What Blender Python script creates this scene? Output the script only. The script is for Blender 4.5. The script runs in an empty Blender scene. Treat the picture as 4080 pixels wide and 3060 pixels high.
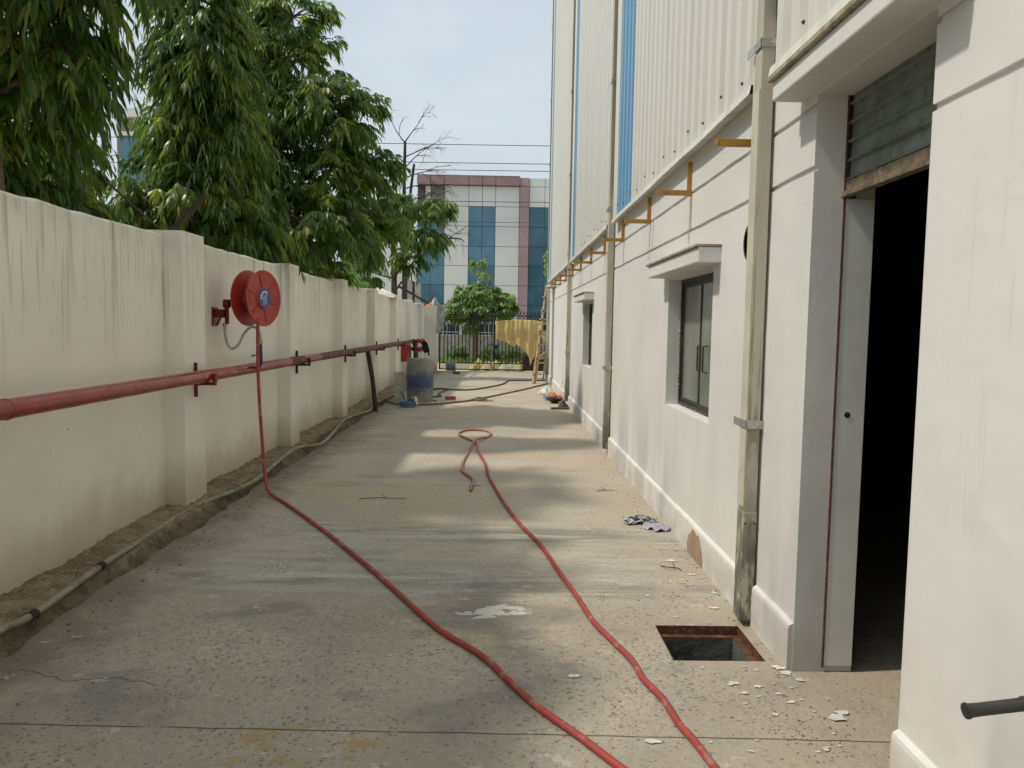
import bpy, bmesh, math, random
import numpy as np
from mathutils import Vector, Matrix
random.seed(7); RNG = np.random.default_rng(7)
scene = bpy.context.scene
COL = scene.collection

# ------------------------------------------------------------------ camera
cam_d = bpy.data.cameras.new('camera'); cam = bpy.data.objects.new('camera', cam_d); COL.objects.link(cam)
cam_d.sensor_width = 36.0; cam_d.lens = 27.0; cam_d.clip_start = 0.05; cam_d.clip_end = 2000
def _n(v): return v / np.linalg.norm(v)
_d = _n(np.array([1996 - 2040, -(1301 - 1530), -3060.0]))
_r = math.radians(0.95); _u = np.array([math.sin(_r), math.cos(_r), 0.0])
_u[2] = -(_u[0] * _d[0] + _u[1] * _d[1]) / _d[2]; _u = _n(_u)
_R = np.stack([np.cross(_d, _u), _d, _u], 1).T            # rows: world axes seen by the camera
M = Matrix([list(_R[0]) + [0], list(_R[1]) + [0], list(_R[2]) + [1.6], [0, 0, 0, 1]])
cam.matrix_world = M
scene.camera = cam

# ------------------------------------------------------------------ light
SUN_DIR = Vector((-1.0, -0.12, 1.40)).normalized()         # towards the sun
sun_d = bpy.data.lights.new('sun', 'SUN'); sun_d.energy = 2.2; sun_d.angle = math.radians(2.6); sun_d.color = (1.0, 0.93, 0.82)
sun = bpy.data.objects.new('sun', sun_d); COL.objects.link(sun); sun.location = (-30, -5, 40)
sun.rotation_euler = (-SUN_DIR).to_track_quat('-Z', 'Y').to_euler()
world = bpy.data.worlds.new('World'); scene.world = world; world.use_nodes = True
wn = world.node_tree; wn.nodes.clear()
w_out = wn.nodes.new('ShaderNodeOutputWorld')
sky = wn.nodes.new('ShaderNodeTexSky'); sky.sky_type = 'NISHITA'; sky.sun_disc = False
sky.sun_elevation = math.asin(SUN_DIR.z); sky.sun_rotation = math.atan2(SUN_DIR.x, SUN_DIR.y)
sky.air_density = 1.2; sky.dust_density = 4.0; sky.ozone_density = 1.0
bg1 = wn.nodes.new('ShaderNodeBackground'); bg1.inputs['Strength'].default_value = 0.085
wn.links.new(sky.outputs[0], bg1.inputs['Color'])
tc = wn.nodes.new('ShaderNodeTexCoord'); mp = wn.nodes.new('ShaderNodeMapping'); mp.inputs['Scale'].default_value = (1.0, 1.0, 2.6)
wn.links.new(tc.outputs['Generated'], mp.inputs['Vector'])
nz = wn.nodes.new('ShaderNodeTexNoise'); nz.inputs['Scale'].default_value = 2.3; nz.inputs['Detail'].default_value = 7; nz.inputs['Roughness'].default_value = 0.55
wn.links.new(mp.outputs[0], nz.inputs['Vector'])
rp = wn.nodes.new('ShaderNodeValToRGB'); rp.color_ramp.elements[0].position = 0.38; rp.color_ramp.elements[0].color = (0.66, 0.66, 0.66, 1)
rp.color_ramp.elements[1].position = 0.66; rp.color_ramp.elements[1].color = (0.84, 0.84, 0.84, 1)
wn.links.new(nz.outputs['Fac'], rp.inputs[0])
bg2 = wn.nodes.new('ShaderNodeBackground'); bg2.inputs['Color'].default_value = (0.60, 0.665, 0.71, 1); bg2.inputs['Strength'].default_value = 1.0   # thin bright cloud veil
wmix = wn.nodes.new('ShaderNodeMixShader')
wn.links.new(rp.outputs[0], wmix.inputs[0]); wn.links.new(bg1.outputs[0], wmix.inputs[1]); wn.links.new(bg2.outputs[0], wmix.inputs[2])
wn.links.new(wmix.outputs[0], w_out.inputs[0])
vs = scene.view_settings; vs.view_transform = 'Standard'; vs.look = 'None'; vs.exposure = 0.32; vs.gamma = 1.0; vs.use_curve_mapping = False
scene.cycles.max_bounces = 6; scene.cycles.diffuse_bounces = 4; scene.cycles.glossy_bounces = 2; scene.cycles.transmission_bounces = 3; scene.cycles.transparent_max_bounces = 4
scene.cycles.use_denoising = True; scene.cycles.use_adaptive_sampling = True; scene.cycles.adaptive_threshold = 0.025

# ------------------------------------------------------------------ material helpers
def srgb(r, g, b):
    f = lambda c: ((c / 255 + 0.055) / 1.055) ** 2.4 if c > 10 else c / 255 / 12.92
    return (f(r), f(g), f(b))
class NT:
    def __init__(s, name):
        s.m = bpy.data.materials.new(name); s.m.use_nodes = True; s.t = s.m.node_tree; s.t.nodes.clear()
        s.out = s.t.nodes.new('ShaderNodeOutputMaterial'); s.geo = s.t.nodes.new('ShaderNodeNewGeometry')
        s.pos = s.geo.outputs['Position']; s.b = s.t.nodes.new('ShaderNodeBsdfPrincipled')
        s.t.links.new(s.b.outputs[0], s.out.inputs[0])
    def put(s, sock, v):
        if isinstance(v, bpy.types.NodeSocket): s.t.links.new(v, sock)
        elif isinstance(v, tuple) and len(v) == 3 and sock.type == 'RGBA': sock.default_value = (*v, 1)
        else: sock.default_value = v
    def math(s, op, a, b=0.0, c=0.0, clamp=False):
        n = s.t.nodes.new('ShaderNodeMath'); n.operation = op; n.use_clamp = clamp
        s.put(n.inputs[0], a); s.put(n.inputs[1], b); s.put(n.inputs[2], c); return n.outputs[0]
    def map(s, scale=(1, 1, 1), loc=(0, 0, 0), vec=None):
        n = s.t.nodes.new('ShaderNodeMapping'); s.put(n.inputs['Vector'], vec or s.pos)
        n.inputs['Scale'].default_value = scale; n.inputs['Location'].default_value = loc; return n.outputs[0]
    def noise(s, scale, detail=5, rough=0.55, vec=None, dist=0.0):
        n = s.t.nodes.new('ShaderNodeTexNoise'); s.put(n.inputs['Vector'], vec or s.pos)
        n.inputs['Scale'].default_value = scale; n.inputs['Detail'].default_value = min(detail, 3.5)
        n.inputs['Roughness'].default_value = rough; n.inputs['Distortion'].default_value = dist; return n.outputs['Fac']
    def voro(s, scale, vec=None, out='Distance', feature='F1', rnd=1.0):
        n = s.t.nodes.new('ShaderNodeTexVoronoi'); n.feature = feature; s.put(n.inputs['Vector'], vec or s.pos)
        n.inputs['Scale'].default_value = scale; n.inputs['Randomness'].default_value = rnd; return n.outputs[out]
    def step(s, x, lo, hi, a=0.0, b=1.0):
        n = s.t.nodes.new('ShaderNodeMapRange'); n.interpolation_type = 'SMOOTHSTEP'; s.put(n.inputs[0], x)
        for i, v in zip((1, 2, 3, 4), (lo, hi, a, b)): s.put(n.inputs[i], v)
        return n.outputs[0]
    def mix(s, f, a, b, mode='MIX'):
        n = s.t.nodes.new('ShaderNodeMix'); n.data_type = 'RGBA'; n.blend_type = mode
        s.put(n.inputs[0], f); s.put(n.inputs[6], a); s.put(n.inputs[7], b); return n.outputs[2]
    def xyz(s):
        n = s.t.nodes.new('ShaderNodeSeparateXYZ'); s.t.links.new(s.pos, n.inputs[0]); return n.outputs
    def mul(s, *a):
        r = a[0]
        for b in a[1:]: r = s.math('MULTIPLY', r, b)
        return r
    def bump(s, h, strength=0.3, dist=0.01):
        n = s.t.nodes.new('ShaderNodeBump'); n.inputs['Strength'].default_value = strength; n.inputs['Distance'].default_value = dist
        s.put(n.inputs['Height'], h); s.t.links.new(n.outputs[0], s.b.inputs['Normal'])
    def fin(s, col, rough=0.8, spec=0.4, metal=0.0):
        s.put(s.b.inputs['Base Color'], col); s.put(s.b.inputs['Roughness'], rough)
        s.put(s.b.inputs['Specular IOR Level'], spec); s.put(s.b.inputs['Metallic'], metal); return s.m
def pm(name, c1, c2=None, scale=6, rough=0.75, bump=0.15, bscale=60, metal=0.0, spec=0.4, lo=0.38, hi=0.64, c3=None, stretch=(1, 1, 1), bdist=0.004):
    n = NT(name); v = n.map(stretch); f = n.step(n.noise(scale, 3, 0.62, v), lo, hi)
    c2 = c2 or tuple(x * 0.75 for x in c1); col = n.mix(f, c1, c2)
    if c3: col = n.mix(n.step(n.noise(scale * 2.7, 2, 0.65, n.map(stretch, (13, 7, 3))), 0.56, 0.68), col, c3)
    if bump: n.bump(n.noise(bscale, 2, 0.6), bump, bdist)
    r = n.step(f, 0.0, 1.0, max(0.05, rough - 0.08), min(1, rough + 0.06))
    return n.fin(col, r, spec, metal)

# left boundary wall: old cream distemper, rain streaks from the top, earth splash at the foot
def m_old_wall():
    n = NT('aged_cream_paint'); x = n.xyz(); z = x[2]
    base = n.mix(n.step(n.noise(1.1, 5), 0.35, 0.68), (0.84, 0.81, 0.72), (0.775, 0.745, 0.66))
    base = n.mix(n.mul(n.step(n.noise(0.5, 4, 0.5, n.map((1, 1, .6), (4, 2, 0))), 0.45, 0.7), 0.5), base, (0.76, 0.74, 0.68))
    sv = n.map((1.0, 1.0, 0.035)); s1 = n.step(n.noise(11, 4, 0.65, sv), 0.54, 0.64)
    s2 = n.step(n.noise(38, 2, 0.6, n.map((1, 1, .05), (3, 1, 0))), 0.56, 0.66)
    patch = n.step(n.noise(0.55, 3, 0.5, n.map((1, 1, 0.25), (1, 5, 2))), 0.36, 0.52)
    drop = n.step(z, n.math('ADD', 0.35, n.mul(n.noise(9, 2, 0.5, n.map((1, 1, 0.0))), 1.6)), 2.3)
    st = n.mul(n.math('ADD', n.mul(s1, 0.55), n.mul(s2, 0.45), clamp=True), patch, drop)
    col = n.mix(n.mul(st, 0.85), base, (0.24, 0.205, 0.13))
    top = n.mul(n.step(z, 2.05, 2.32), n.step(n.noise(4, 5), 0.3, 0.7))
    col = n.mix(n.mul(top, 0.35), col, (0.34, 0.29, 0.20))
    hgt = n.math('ADD', 0.20, n.mul(n.noise(3.5, 6, 0.65, n.map((1, 1, 0.5))), 0.75))
    foot = n.step(z, 0.02, hgt, 1.0, 0.0)
    col = n.mix(n.mul(foot, 0.6), col, (0.33, 0.24, 0.12))
    spk = n.mul(n.step(n.voro(5.5), 0.05, 0.028), n.step(n.noise(2.0, 2), 0.55, 0.62))
    col = n.mix(spk, col, (0.25, 0.2, 0.14))
    n.bump(n.noise(6, 3.5, 0.7), 0.25, 0.018)
    return n.fin(col, 0.86, 0.25)
# right building plaster: fresh white wash, grey damp smears
def m_white():
    n = NT('white_wash_plaster'); x = n.xyz(); z = x[2]
    base = n.mix(n.step(n.noise(0.9, 5), 0.35, 0.68), (0.72, 0.71, 0.68), (0.665, 0.655, 0.625))
    sm = n.step(n.noise(1.1, 5, 0.6, n.map((1, 1, 0.22), (2, 9, 1))), 0.46, 0.66)
    low = n.step(z, 1.25, 0.2)
    col = n.mix(n.mul(sm, low, 0.75), base, (0.43, 0.445, 0.455))
    band = n.mul(n.step(n.noise(0.8, 4, 0.6, n.map((1, 1.4, 0.1), (7, 3, 1))), 0.5, 0.72), n.step(z, 2.9, 1.2))
    col = n.mix(n.mul(band, 0.25), col, (0.48, 0.465, 0.44))
    pa = n.step(n.noise(2.6, 4, 0.7, n.map((1, 1, 1), (6, 2, 8))), 0.60, 0.63); col = n.mix(n.mul(pa, 0.07), col, (0.45, 0.43, 0.39))
    ck = n.t.nodes.new('ShaderNodeTexVoronoi'); ck.feature = 'DISTANCE_TO_EDGE'; ck.inputs['Scale'].default_value = 1.1
    cv = n.t.nodes.new('ShaderNodeVectorMath'); cv.operation = 'MULTIPLY_ADD'; cn = n.t.nodes.new('ShaderNodeTexNoise'); cn.inputs['Scale'].default_value = 3.2; cn.inputs['Detail'].default_value = 3; n.put(cn.inputs['Vector'], n.pos)
    n.put(cv.inputs[0], cn.outputs['Color']); cv.inputs[1].default_value = (0.35, 0.35, 0.35); n.put(cv.inputs[2], n.pos); n.put(ck.inputs['Vector'], cv.outputs[0])
    crack = n.mul(n.step(ck.outputs['Distance'], 0.004, 0.0015), n.step(n.noise(0.8, 2, 0.5, n.map((1, 1, 1), (3, 8, 5))), 0.50, 0.60))
    col = n.mix(n.mul(crack, 0.10), col, (0.25, 0.23, 0.2))
    spl = n.mul(n.step(z, 0.62, 0.0), n.step(n.noise(7, 3.5, 0.75), 0.46, 0.62)); col = n.mix(n.mul(spl, 0.22), col, (0.42, 0.37, 0.30))
    warm = n.mul(n.step(z, 0.26, 0.06), n.step(n.noise(3, 5), 0.35, 0.6))
    col = n.mix(n.mul(warm, 0.5), col, (0.44, 0.385, 0.31))
    drip = n.mul(n.step(n.noise(22, 3, 0.6, n.map((1, 1, 0.05))), 0.58, 0.72), n.step(n.noise(0.9, 3, vec=n.map((1, 1, 0.3), (5, 5, 5))), 0.5, 0.65))
    col = n.mix(n.mul(drip, 0.18), col, (0.33, 0.30, 0.25))
    spk = n.mul(n.step(n.voro(4.2), 0.045, 0.02), n.step(n.noise(1.7, 2), 0.52, 0.6))
    col = n.mix(n.mul(spk, 0.7), col, (0.3, 0.25, 0.2))
    n.bump(n.noise(4, 3.5, 0.6), 0.22, 0.02)
    return n.fin(col, 0.72, 0.3)
# yard concrete
def m_concrete():
    n = NT('yard_concrete'); x = n.xyz(); X, Y = x[0], x[1]
    wob = n.mul(n.math('SUBTRACT', n.noise(1.6, 5, 0.6), 0.5), 1.4)
    Yw = n.math('ADD', Y, wob)
    base = n.mix(n.step(n.noise(0.8, 6, 0.6), 0.34, 0.66), (0.47, 0.425, 0.345), (0.37, 0.335, 0.27))
    base = n.mix(n.step(n.noise(0.45, 5, 0.62, n.map((1, 1, 1), (8, 3, 0))), 0.50, 0.66), base, (0.47, 0.39, 0.275))
    # grey cement skim with broom strokes running across the yard
    Ys = n.math('ADD', Y, n.math('ADD', n.mul(n.math('SINE', n.mul(X, 1.3)), 0.05), n.mul(n.math('SUBTRACT', n.noise(1.1, 3), 0.5), 0.45)))
    def band(c, hw): return n.step(n.math('ABSOLUTE', n.math('SUBTRACT', Ys, c)), hw, hw * 0.45)
    bands = n.math('MAXIMUM', band(4.62, 0.30), n.math('MAXIMUM', n.mul(band(5.85, 0.36), 0.9), n.mul(band(5.2, 0.4), 0.45)))
    inx = n.step(n.math('ADD', X, n.mul(n.noise(2, 4), 0.8)), -1.9, -1.0)
    st = n.noise(7, 7, 0.68, n.map((0.13, 1.15, 1), (1, 0, 0)), 0.5)
    gate_ = n.step(n.noise(0.9, 5, 0.65, n.map((0.8, 1.3, 1), (3, 1, 4))), 0.36, 0.56)
    skim = n.mul(bands, inx, gate_)
    skc = n.mix(n.step(st, 0.40, 0.62), (0.225, 0.21, 0.175), (0.50, 0.485, 0.425))
    grey = n.mul(n.step(Yw, 4.2, 4.7), n.step(Yw, 7.2, 6.2), n.step(n.noise(0.7, 5, 0.6, n.map((1, 1, 1), (5, 2, 7))), 0.34, 0.6))
    col = n.mix(n.mul(grey, 0.6), base, (0.365, 0.345, 0.29))
    col = n.mix(n.mul(skim, 0.85), col, skc)
    lite = n.mul(n.step(n.noise(1.2, 5, 0.6, n.map((0.35, 1.3, 1), (4, 4, 4))), 0.54, 0.68), n.step(Yw, 4.2, 4.8))
    col = n.mix(n.mul(lite, 0.5), col, (0.50, 0.455, 0.365))
    dark = n.mul(n.step(n.noise(0.7, 6, 0.65, n.map((0.5, 1.1, 1), (2, 8, 0))), 0.55, 0.70), 0.5)
    col = n.mix(dark, col, (0.17, 0.15, 0.12))
    fine = n.noise(26, 7, 0.72); col = n.mix(n.mul(n.step(fine, 0.42, 0.68), 0.32), col, (0.15, 0.13, 0.10))
    # worn foreground: exposed pebbles of uneven size
    worn = n.step(Yw, 4.75, 4.0)
    col = n.mix(n.mul(worn, n.step(n.noise(0.9, 3.5, 0.65, n.map((1, 1, 1), (4, 9, 2))), 0.30, 0.60), 0.55), col, (0.26, 0.235, 0.19))
    wv = n.t.nodes.new('ShaderNodeTexNoise'); wv.inputs['Scale'].default_value = 19; wv.inputs['Detail'].default_value = 3
    n.put(wv.inputs['Vector'], n.pos)
    va = n.t.nodes.new('ShaderNodeVectorMath'); va.operation = 'MULTIPLY_ADD'; n.put(va.inputs[0], wv.outputs['Color']); va.inputs[1].default_value = (0.05, 0.05, 0.05); n.put(va.inputs[2], n.pos)
    dens = n.mul(n.step(n.noise(1.0, 5, 0.65, n.map((1, 1, 1), (1, 7, 3))), 0.28, 0.60), 0.22)
    def pebs(sc, k):
        vd = n.voro(sc, va.outputs[0]); vc = n.voro(sc, va.outputs[0], 'Color')
        size = n.math('SUBTRACT', n.math('ADD', n.mul(vc, 0.55), dens), k)
        return n.mul(n.step(n.math('SUBTRACT', size, vd), 0.0, 0.10), worn)
    peb = pebs(42, 0.19); pc = n.mix(n.noise(31, 1), (0.075, 0.066, 0.056), (0.21, 0.175, 0.14))
    col = n.mix(n.mul(peb, 0.72), col, pc)
    peb2 = pebs(95, 0.2); col = n.mix(n.mul(peb2, 0.5), col, (0.13, 0.115, 0.095))
    spl = n.mul(n.step(n.voro(13, n.map((1, 1, 1), (3, 3, 0))), 0.05, 0.025), 0.8); col = n.mix(spl, col, (0.46, 0.44, 0.39))
    # blue-grey cement patches, sandy ground by the white plinth, ochre paint stain
    ink = n.mul(n.step(n.noise(1.5, 6, 0.66, n.map((.7, 1, 1), (11, 6, 2))), 0.53, 0.63), n.step(Yw, 6.3, 4.6), n.step(Yw, 2.7, 3.3))
    col = n.mix(n.mul(ink, 0.5), col, (0.135, 0.135, 0.135))
    sand = n.mul(n.step(n.math('ADD', X, n.mul(n.math('SUBTRACT', n.noise(2.2, 6, 0.65), 0.5), 1.8)), 0.75, 1.25), n.step(n.noise(2.6, 5), 0.30, 0.55))
    col = n.mix(n.mul(sand, 0.65), col, (0.395, 0.335, 0.255))
    och = n.mul(n.step(n.noise(3.6, 6, 0.7, n.map((1, 1, 1), (6, 6, 0))), 0.53, 0.64), n.step(Yw, 3.1, 2.8), n.step(X, 0.0, -0.5), n.step(X, -1.9, -1.3))
    col = n.mix(n.mul(och, 0.7), col, (0.36, 0.235, 0.07))
    pn = n.noise(5.5, 3.5, 0.7, n.map((1, 1.6, 1), (2, 4, 9)))
    ell = n.math('SQRT', n.math('ADD', n.math('POWER', n.mul(n.math('ADD', X, 0.02), 1.35), 2.0), n.math('POWER', n.mul(n.math('SUBTRACT', Y, 4.16), 3.6), 2.0)))
    col = n.mix(n.mul(n.step(n.math('ADD', ell, n.mul(pn, 0.9)), 1.30, 0.85), 0.55), col, (0.17, 0.165, 0.155))
    ell2 = n.math('SQRT', n.math('ADD', n.math('POWER', n.mul(n.math('ADD', X, 0.03), 2.9), 2.0), n.math('POWER', n.mul(n.math('SUBTRACT', Y, 4.21), 8.0), 2.0)))
    col = n.mix(n.mul(n.step(n.math('ADD', ell2, n.mul(pn, 2.4)), 1.78, 1.70), 0.95), col, (0.56, 0.54, 0.48))
    edge = n.step(n.math('ADD', X, n.mul(n.math('SUBTRACT', n.noise(3, 6, 0.65), 0.5), 0.9)), -1.75, -2.35)
    col = n.mix(n.mul(edge, 0.75), col, (0.135, 0.115, 0.08))
    pw = n.mul(n.step(n.noise(6.5, 6, 0.7, n.map((1, 1.3, 1), (9, 1, 3))), 0.635, 0.665), n.step(Yw, 9, 5), 0.55)
    col = n.mix(pw, col, (0.50, 0.475, 0.42))
    # construction joint and a wandering crack
    jw = n.mul(n.math('SUBTRACT', n.noise(6, 1), 0.5), 0.012)
    j = n.math('ABSOLUTE', n.math('ADD', n.math('SUBTRACT', Y, 2.915), n.math('ADD', jw, n.mul(X, 0.022))))
    jm = n.mul(n.step(j, 0.006, 0.0025), n.step(n.noise(4, 3, vec=n.map((1, 0, 0))), 0.34, 0.46))
    j2 = n.math('ABSOLUTE', n.math('ADD', n.math('SUBTRACT', Y, 3.17), n.math('ADD', n.mul(n.math('SUBTRACT', n.noise(2.5, 4, vec=n.map((1, 0, 0))), 0.5), 0.35), n.mul(X, 0.1))))
    jm2 = n.mul(n.step(j2, 0.005, 0.002), n.step(X, -1.35, -1.6))
    jj = n.math('MAXIMUM', jm, jm2)
    col = n.mix(n.mul(jj, 0.85), col, (0.03, 0.027, 0.024))
    n.bump(n.noise(16, 3.5, 0.78), 0.5, 0.02)
    return n.fin(col, 0.8, 0.35)
def m_leaf(name, dark, mid, young, trans=0.32):
    n = NT(name); a = n.t.nodes.new('ShaderNodeAttribute'); a.attribute_name = 'tint'; t = a.outputs['Fac']
    col = n.mix(n.step(t, 0.0, 0.62), dark, mid); col = n.mix(n.step(t, 0.74, 0.97), col, young)
    n.fin(col, 0.34, 0.55)
    tr = n.t.nodes.new('ShaderNodeBsdfTranslucent'); n.put(tr.inputs[0], n.mix(1.0, col, (1.5, 1.55, 0.55), 'MULTIPLY'))
    mx = n.t.nodes.new('ShaderNodeMixShader'); mx.inputs[0].default_value = trans
    n.t.links.new(n.b.outputs[0], mx.inputs[1]); n.t.links.new(tr.outputs[0], mx.inputs[2]); n.t.links.new(mx.outputs[0], n.out.inputs[0])
    return n.m
def m_clad(name, c, dirt):
    n = NT(name); x = n.xyz()
    f = n.step(n.noise(6, 4, 0.6, n.map((1, 1, 0.05))), 0.48, 0.72); col = n.mix(n.mul(f, 0.35), c, dirt)
    col = n.mix(n.mul(n.step(x[2], 3.4, 2.86), n.step(n.noise(7, 4, vec=n.map((1, 1, .2))), .4, .7), 0.4), col, dirt)
    return n.fin(col, 0.42, 0.4)
def m_pipe_dirty():
    n = NT('weathered_downpipe'); x = n.xyz()
    col = n.mix(n.step(n.noise(2, 5, 0.6, n.map((1, 1, .3))), 0.35, 0.65), (0.52, 0.485, 0.39), (0.43, 0.40, 0.315))
    s = n.step(n.noise(12, 6, 0.65, n.map((1, 1, 0.09), (2, 2, 2)), 1.2), 0.52, 0.62)
    col = n.mix(n.mul(s, n.step(x[2], 3.2, 1.6), 0.75), col, (0.24, 0.20, 0.125))
    low = n.mul(n.step(x[2], 1.1, 0.1), n.step(n.noise(14, 7, 0.7, n.map((1, 1, .35))), 0.36, 0.54))
    col = n.mix(n.mul(low, 0.85), col, (0.055, 0.055, 0.045))
    n.bump(n.noise(30, 4), 0.1, 0.004); return n.fin(col, 0.55, 0.4)
def m_facade_glass(name, c, lo):
    n = NT(name); f = n.step(n.noise(0.55, 3, 0.5, n.map((1, 1, 1.3)), 0.6), 0.40, 0.62); col = n.mix(f, c, lo)
    n.bump(n.noise(0.9, 2), 0.25, 0.03); return n.fin(col, 0.07, 0.6)
def m_barrel():
    n = NT('faded_blue_plastic'); x = n.xyz()
    hz = n.math('ADD', x[2], n.mul(n.math('SUBTRACT', n.noise(5, 6, 0.65), 0.5), 0.55))
    m = n.mul(n.step(hz, 0.02, 0.36), n.step(hz, 0.86, 0.46))
    col = n.mix(n.step(n.noise(7, 6, 0.65), 0.36, 0.64), (0.36, 0.345, 0.28), (0.28, 0.29, 0.26))
    col = n.mix(n.mul(m, 0.85), col, (0.035, 0.075, 0.19))
    sp = n.mul(n.step(n.voro(6), 0.07, 0.03), n.step(n.noise(4, 2), 0.55, 0.6)); col = n.mix(sp, col, (0.6, 0.6, 0.55))
    n.bump(n.noise(25, 5), 0.2, 0.006); return n.fin(col, 0.6, 0.35)

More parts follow.
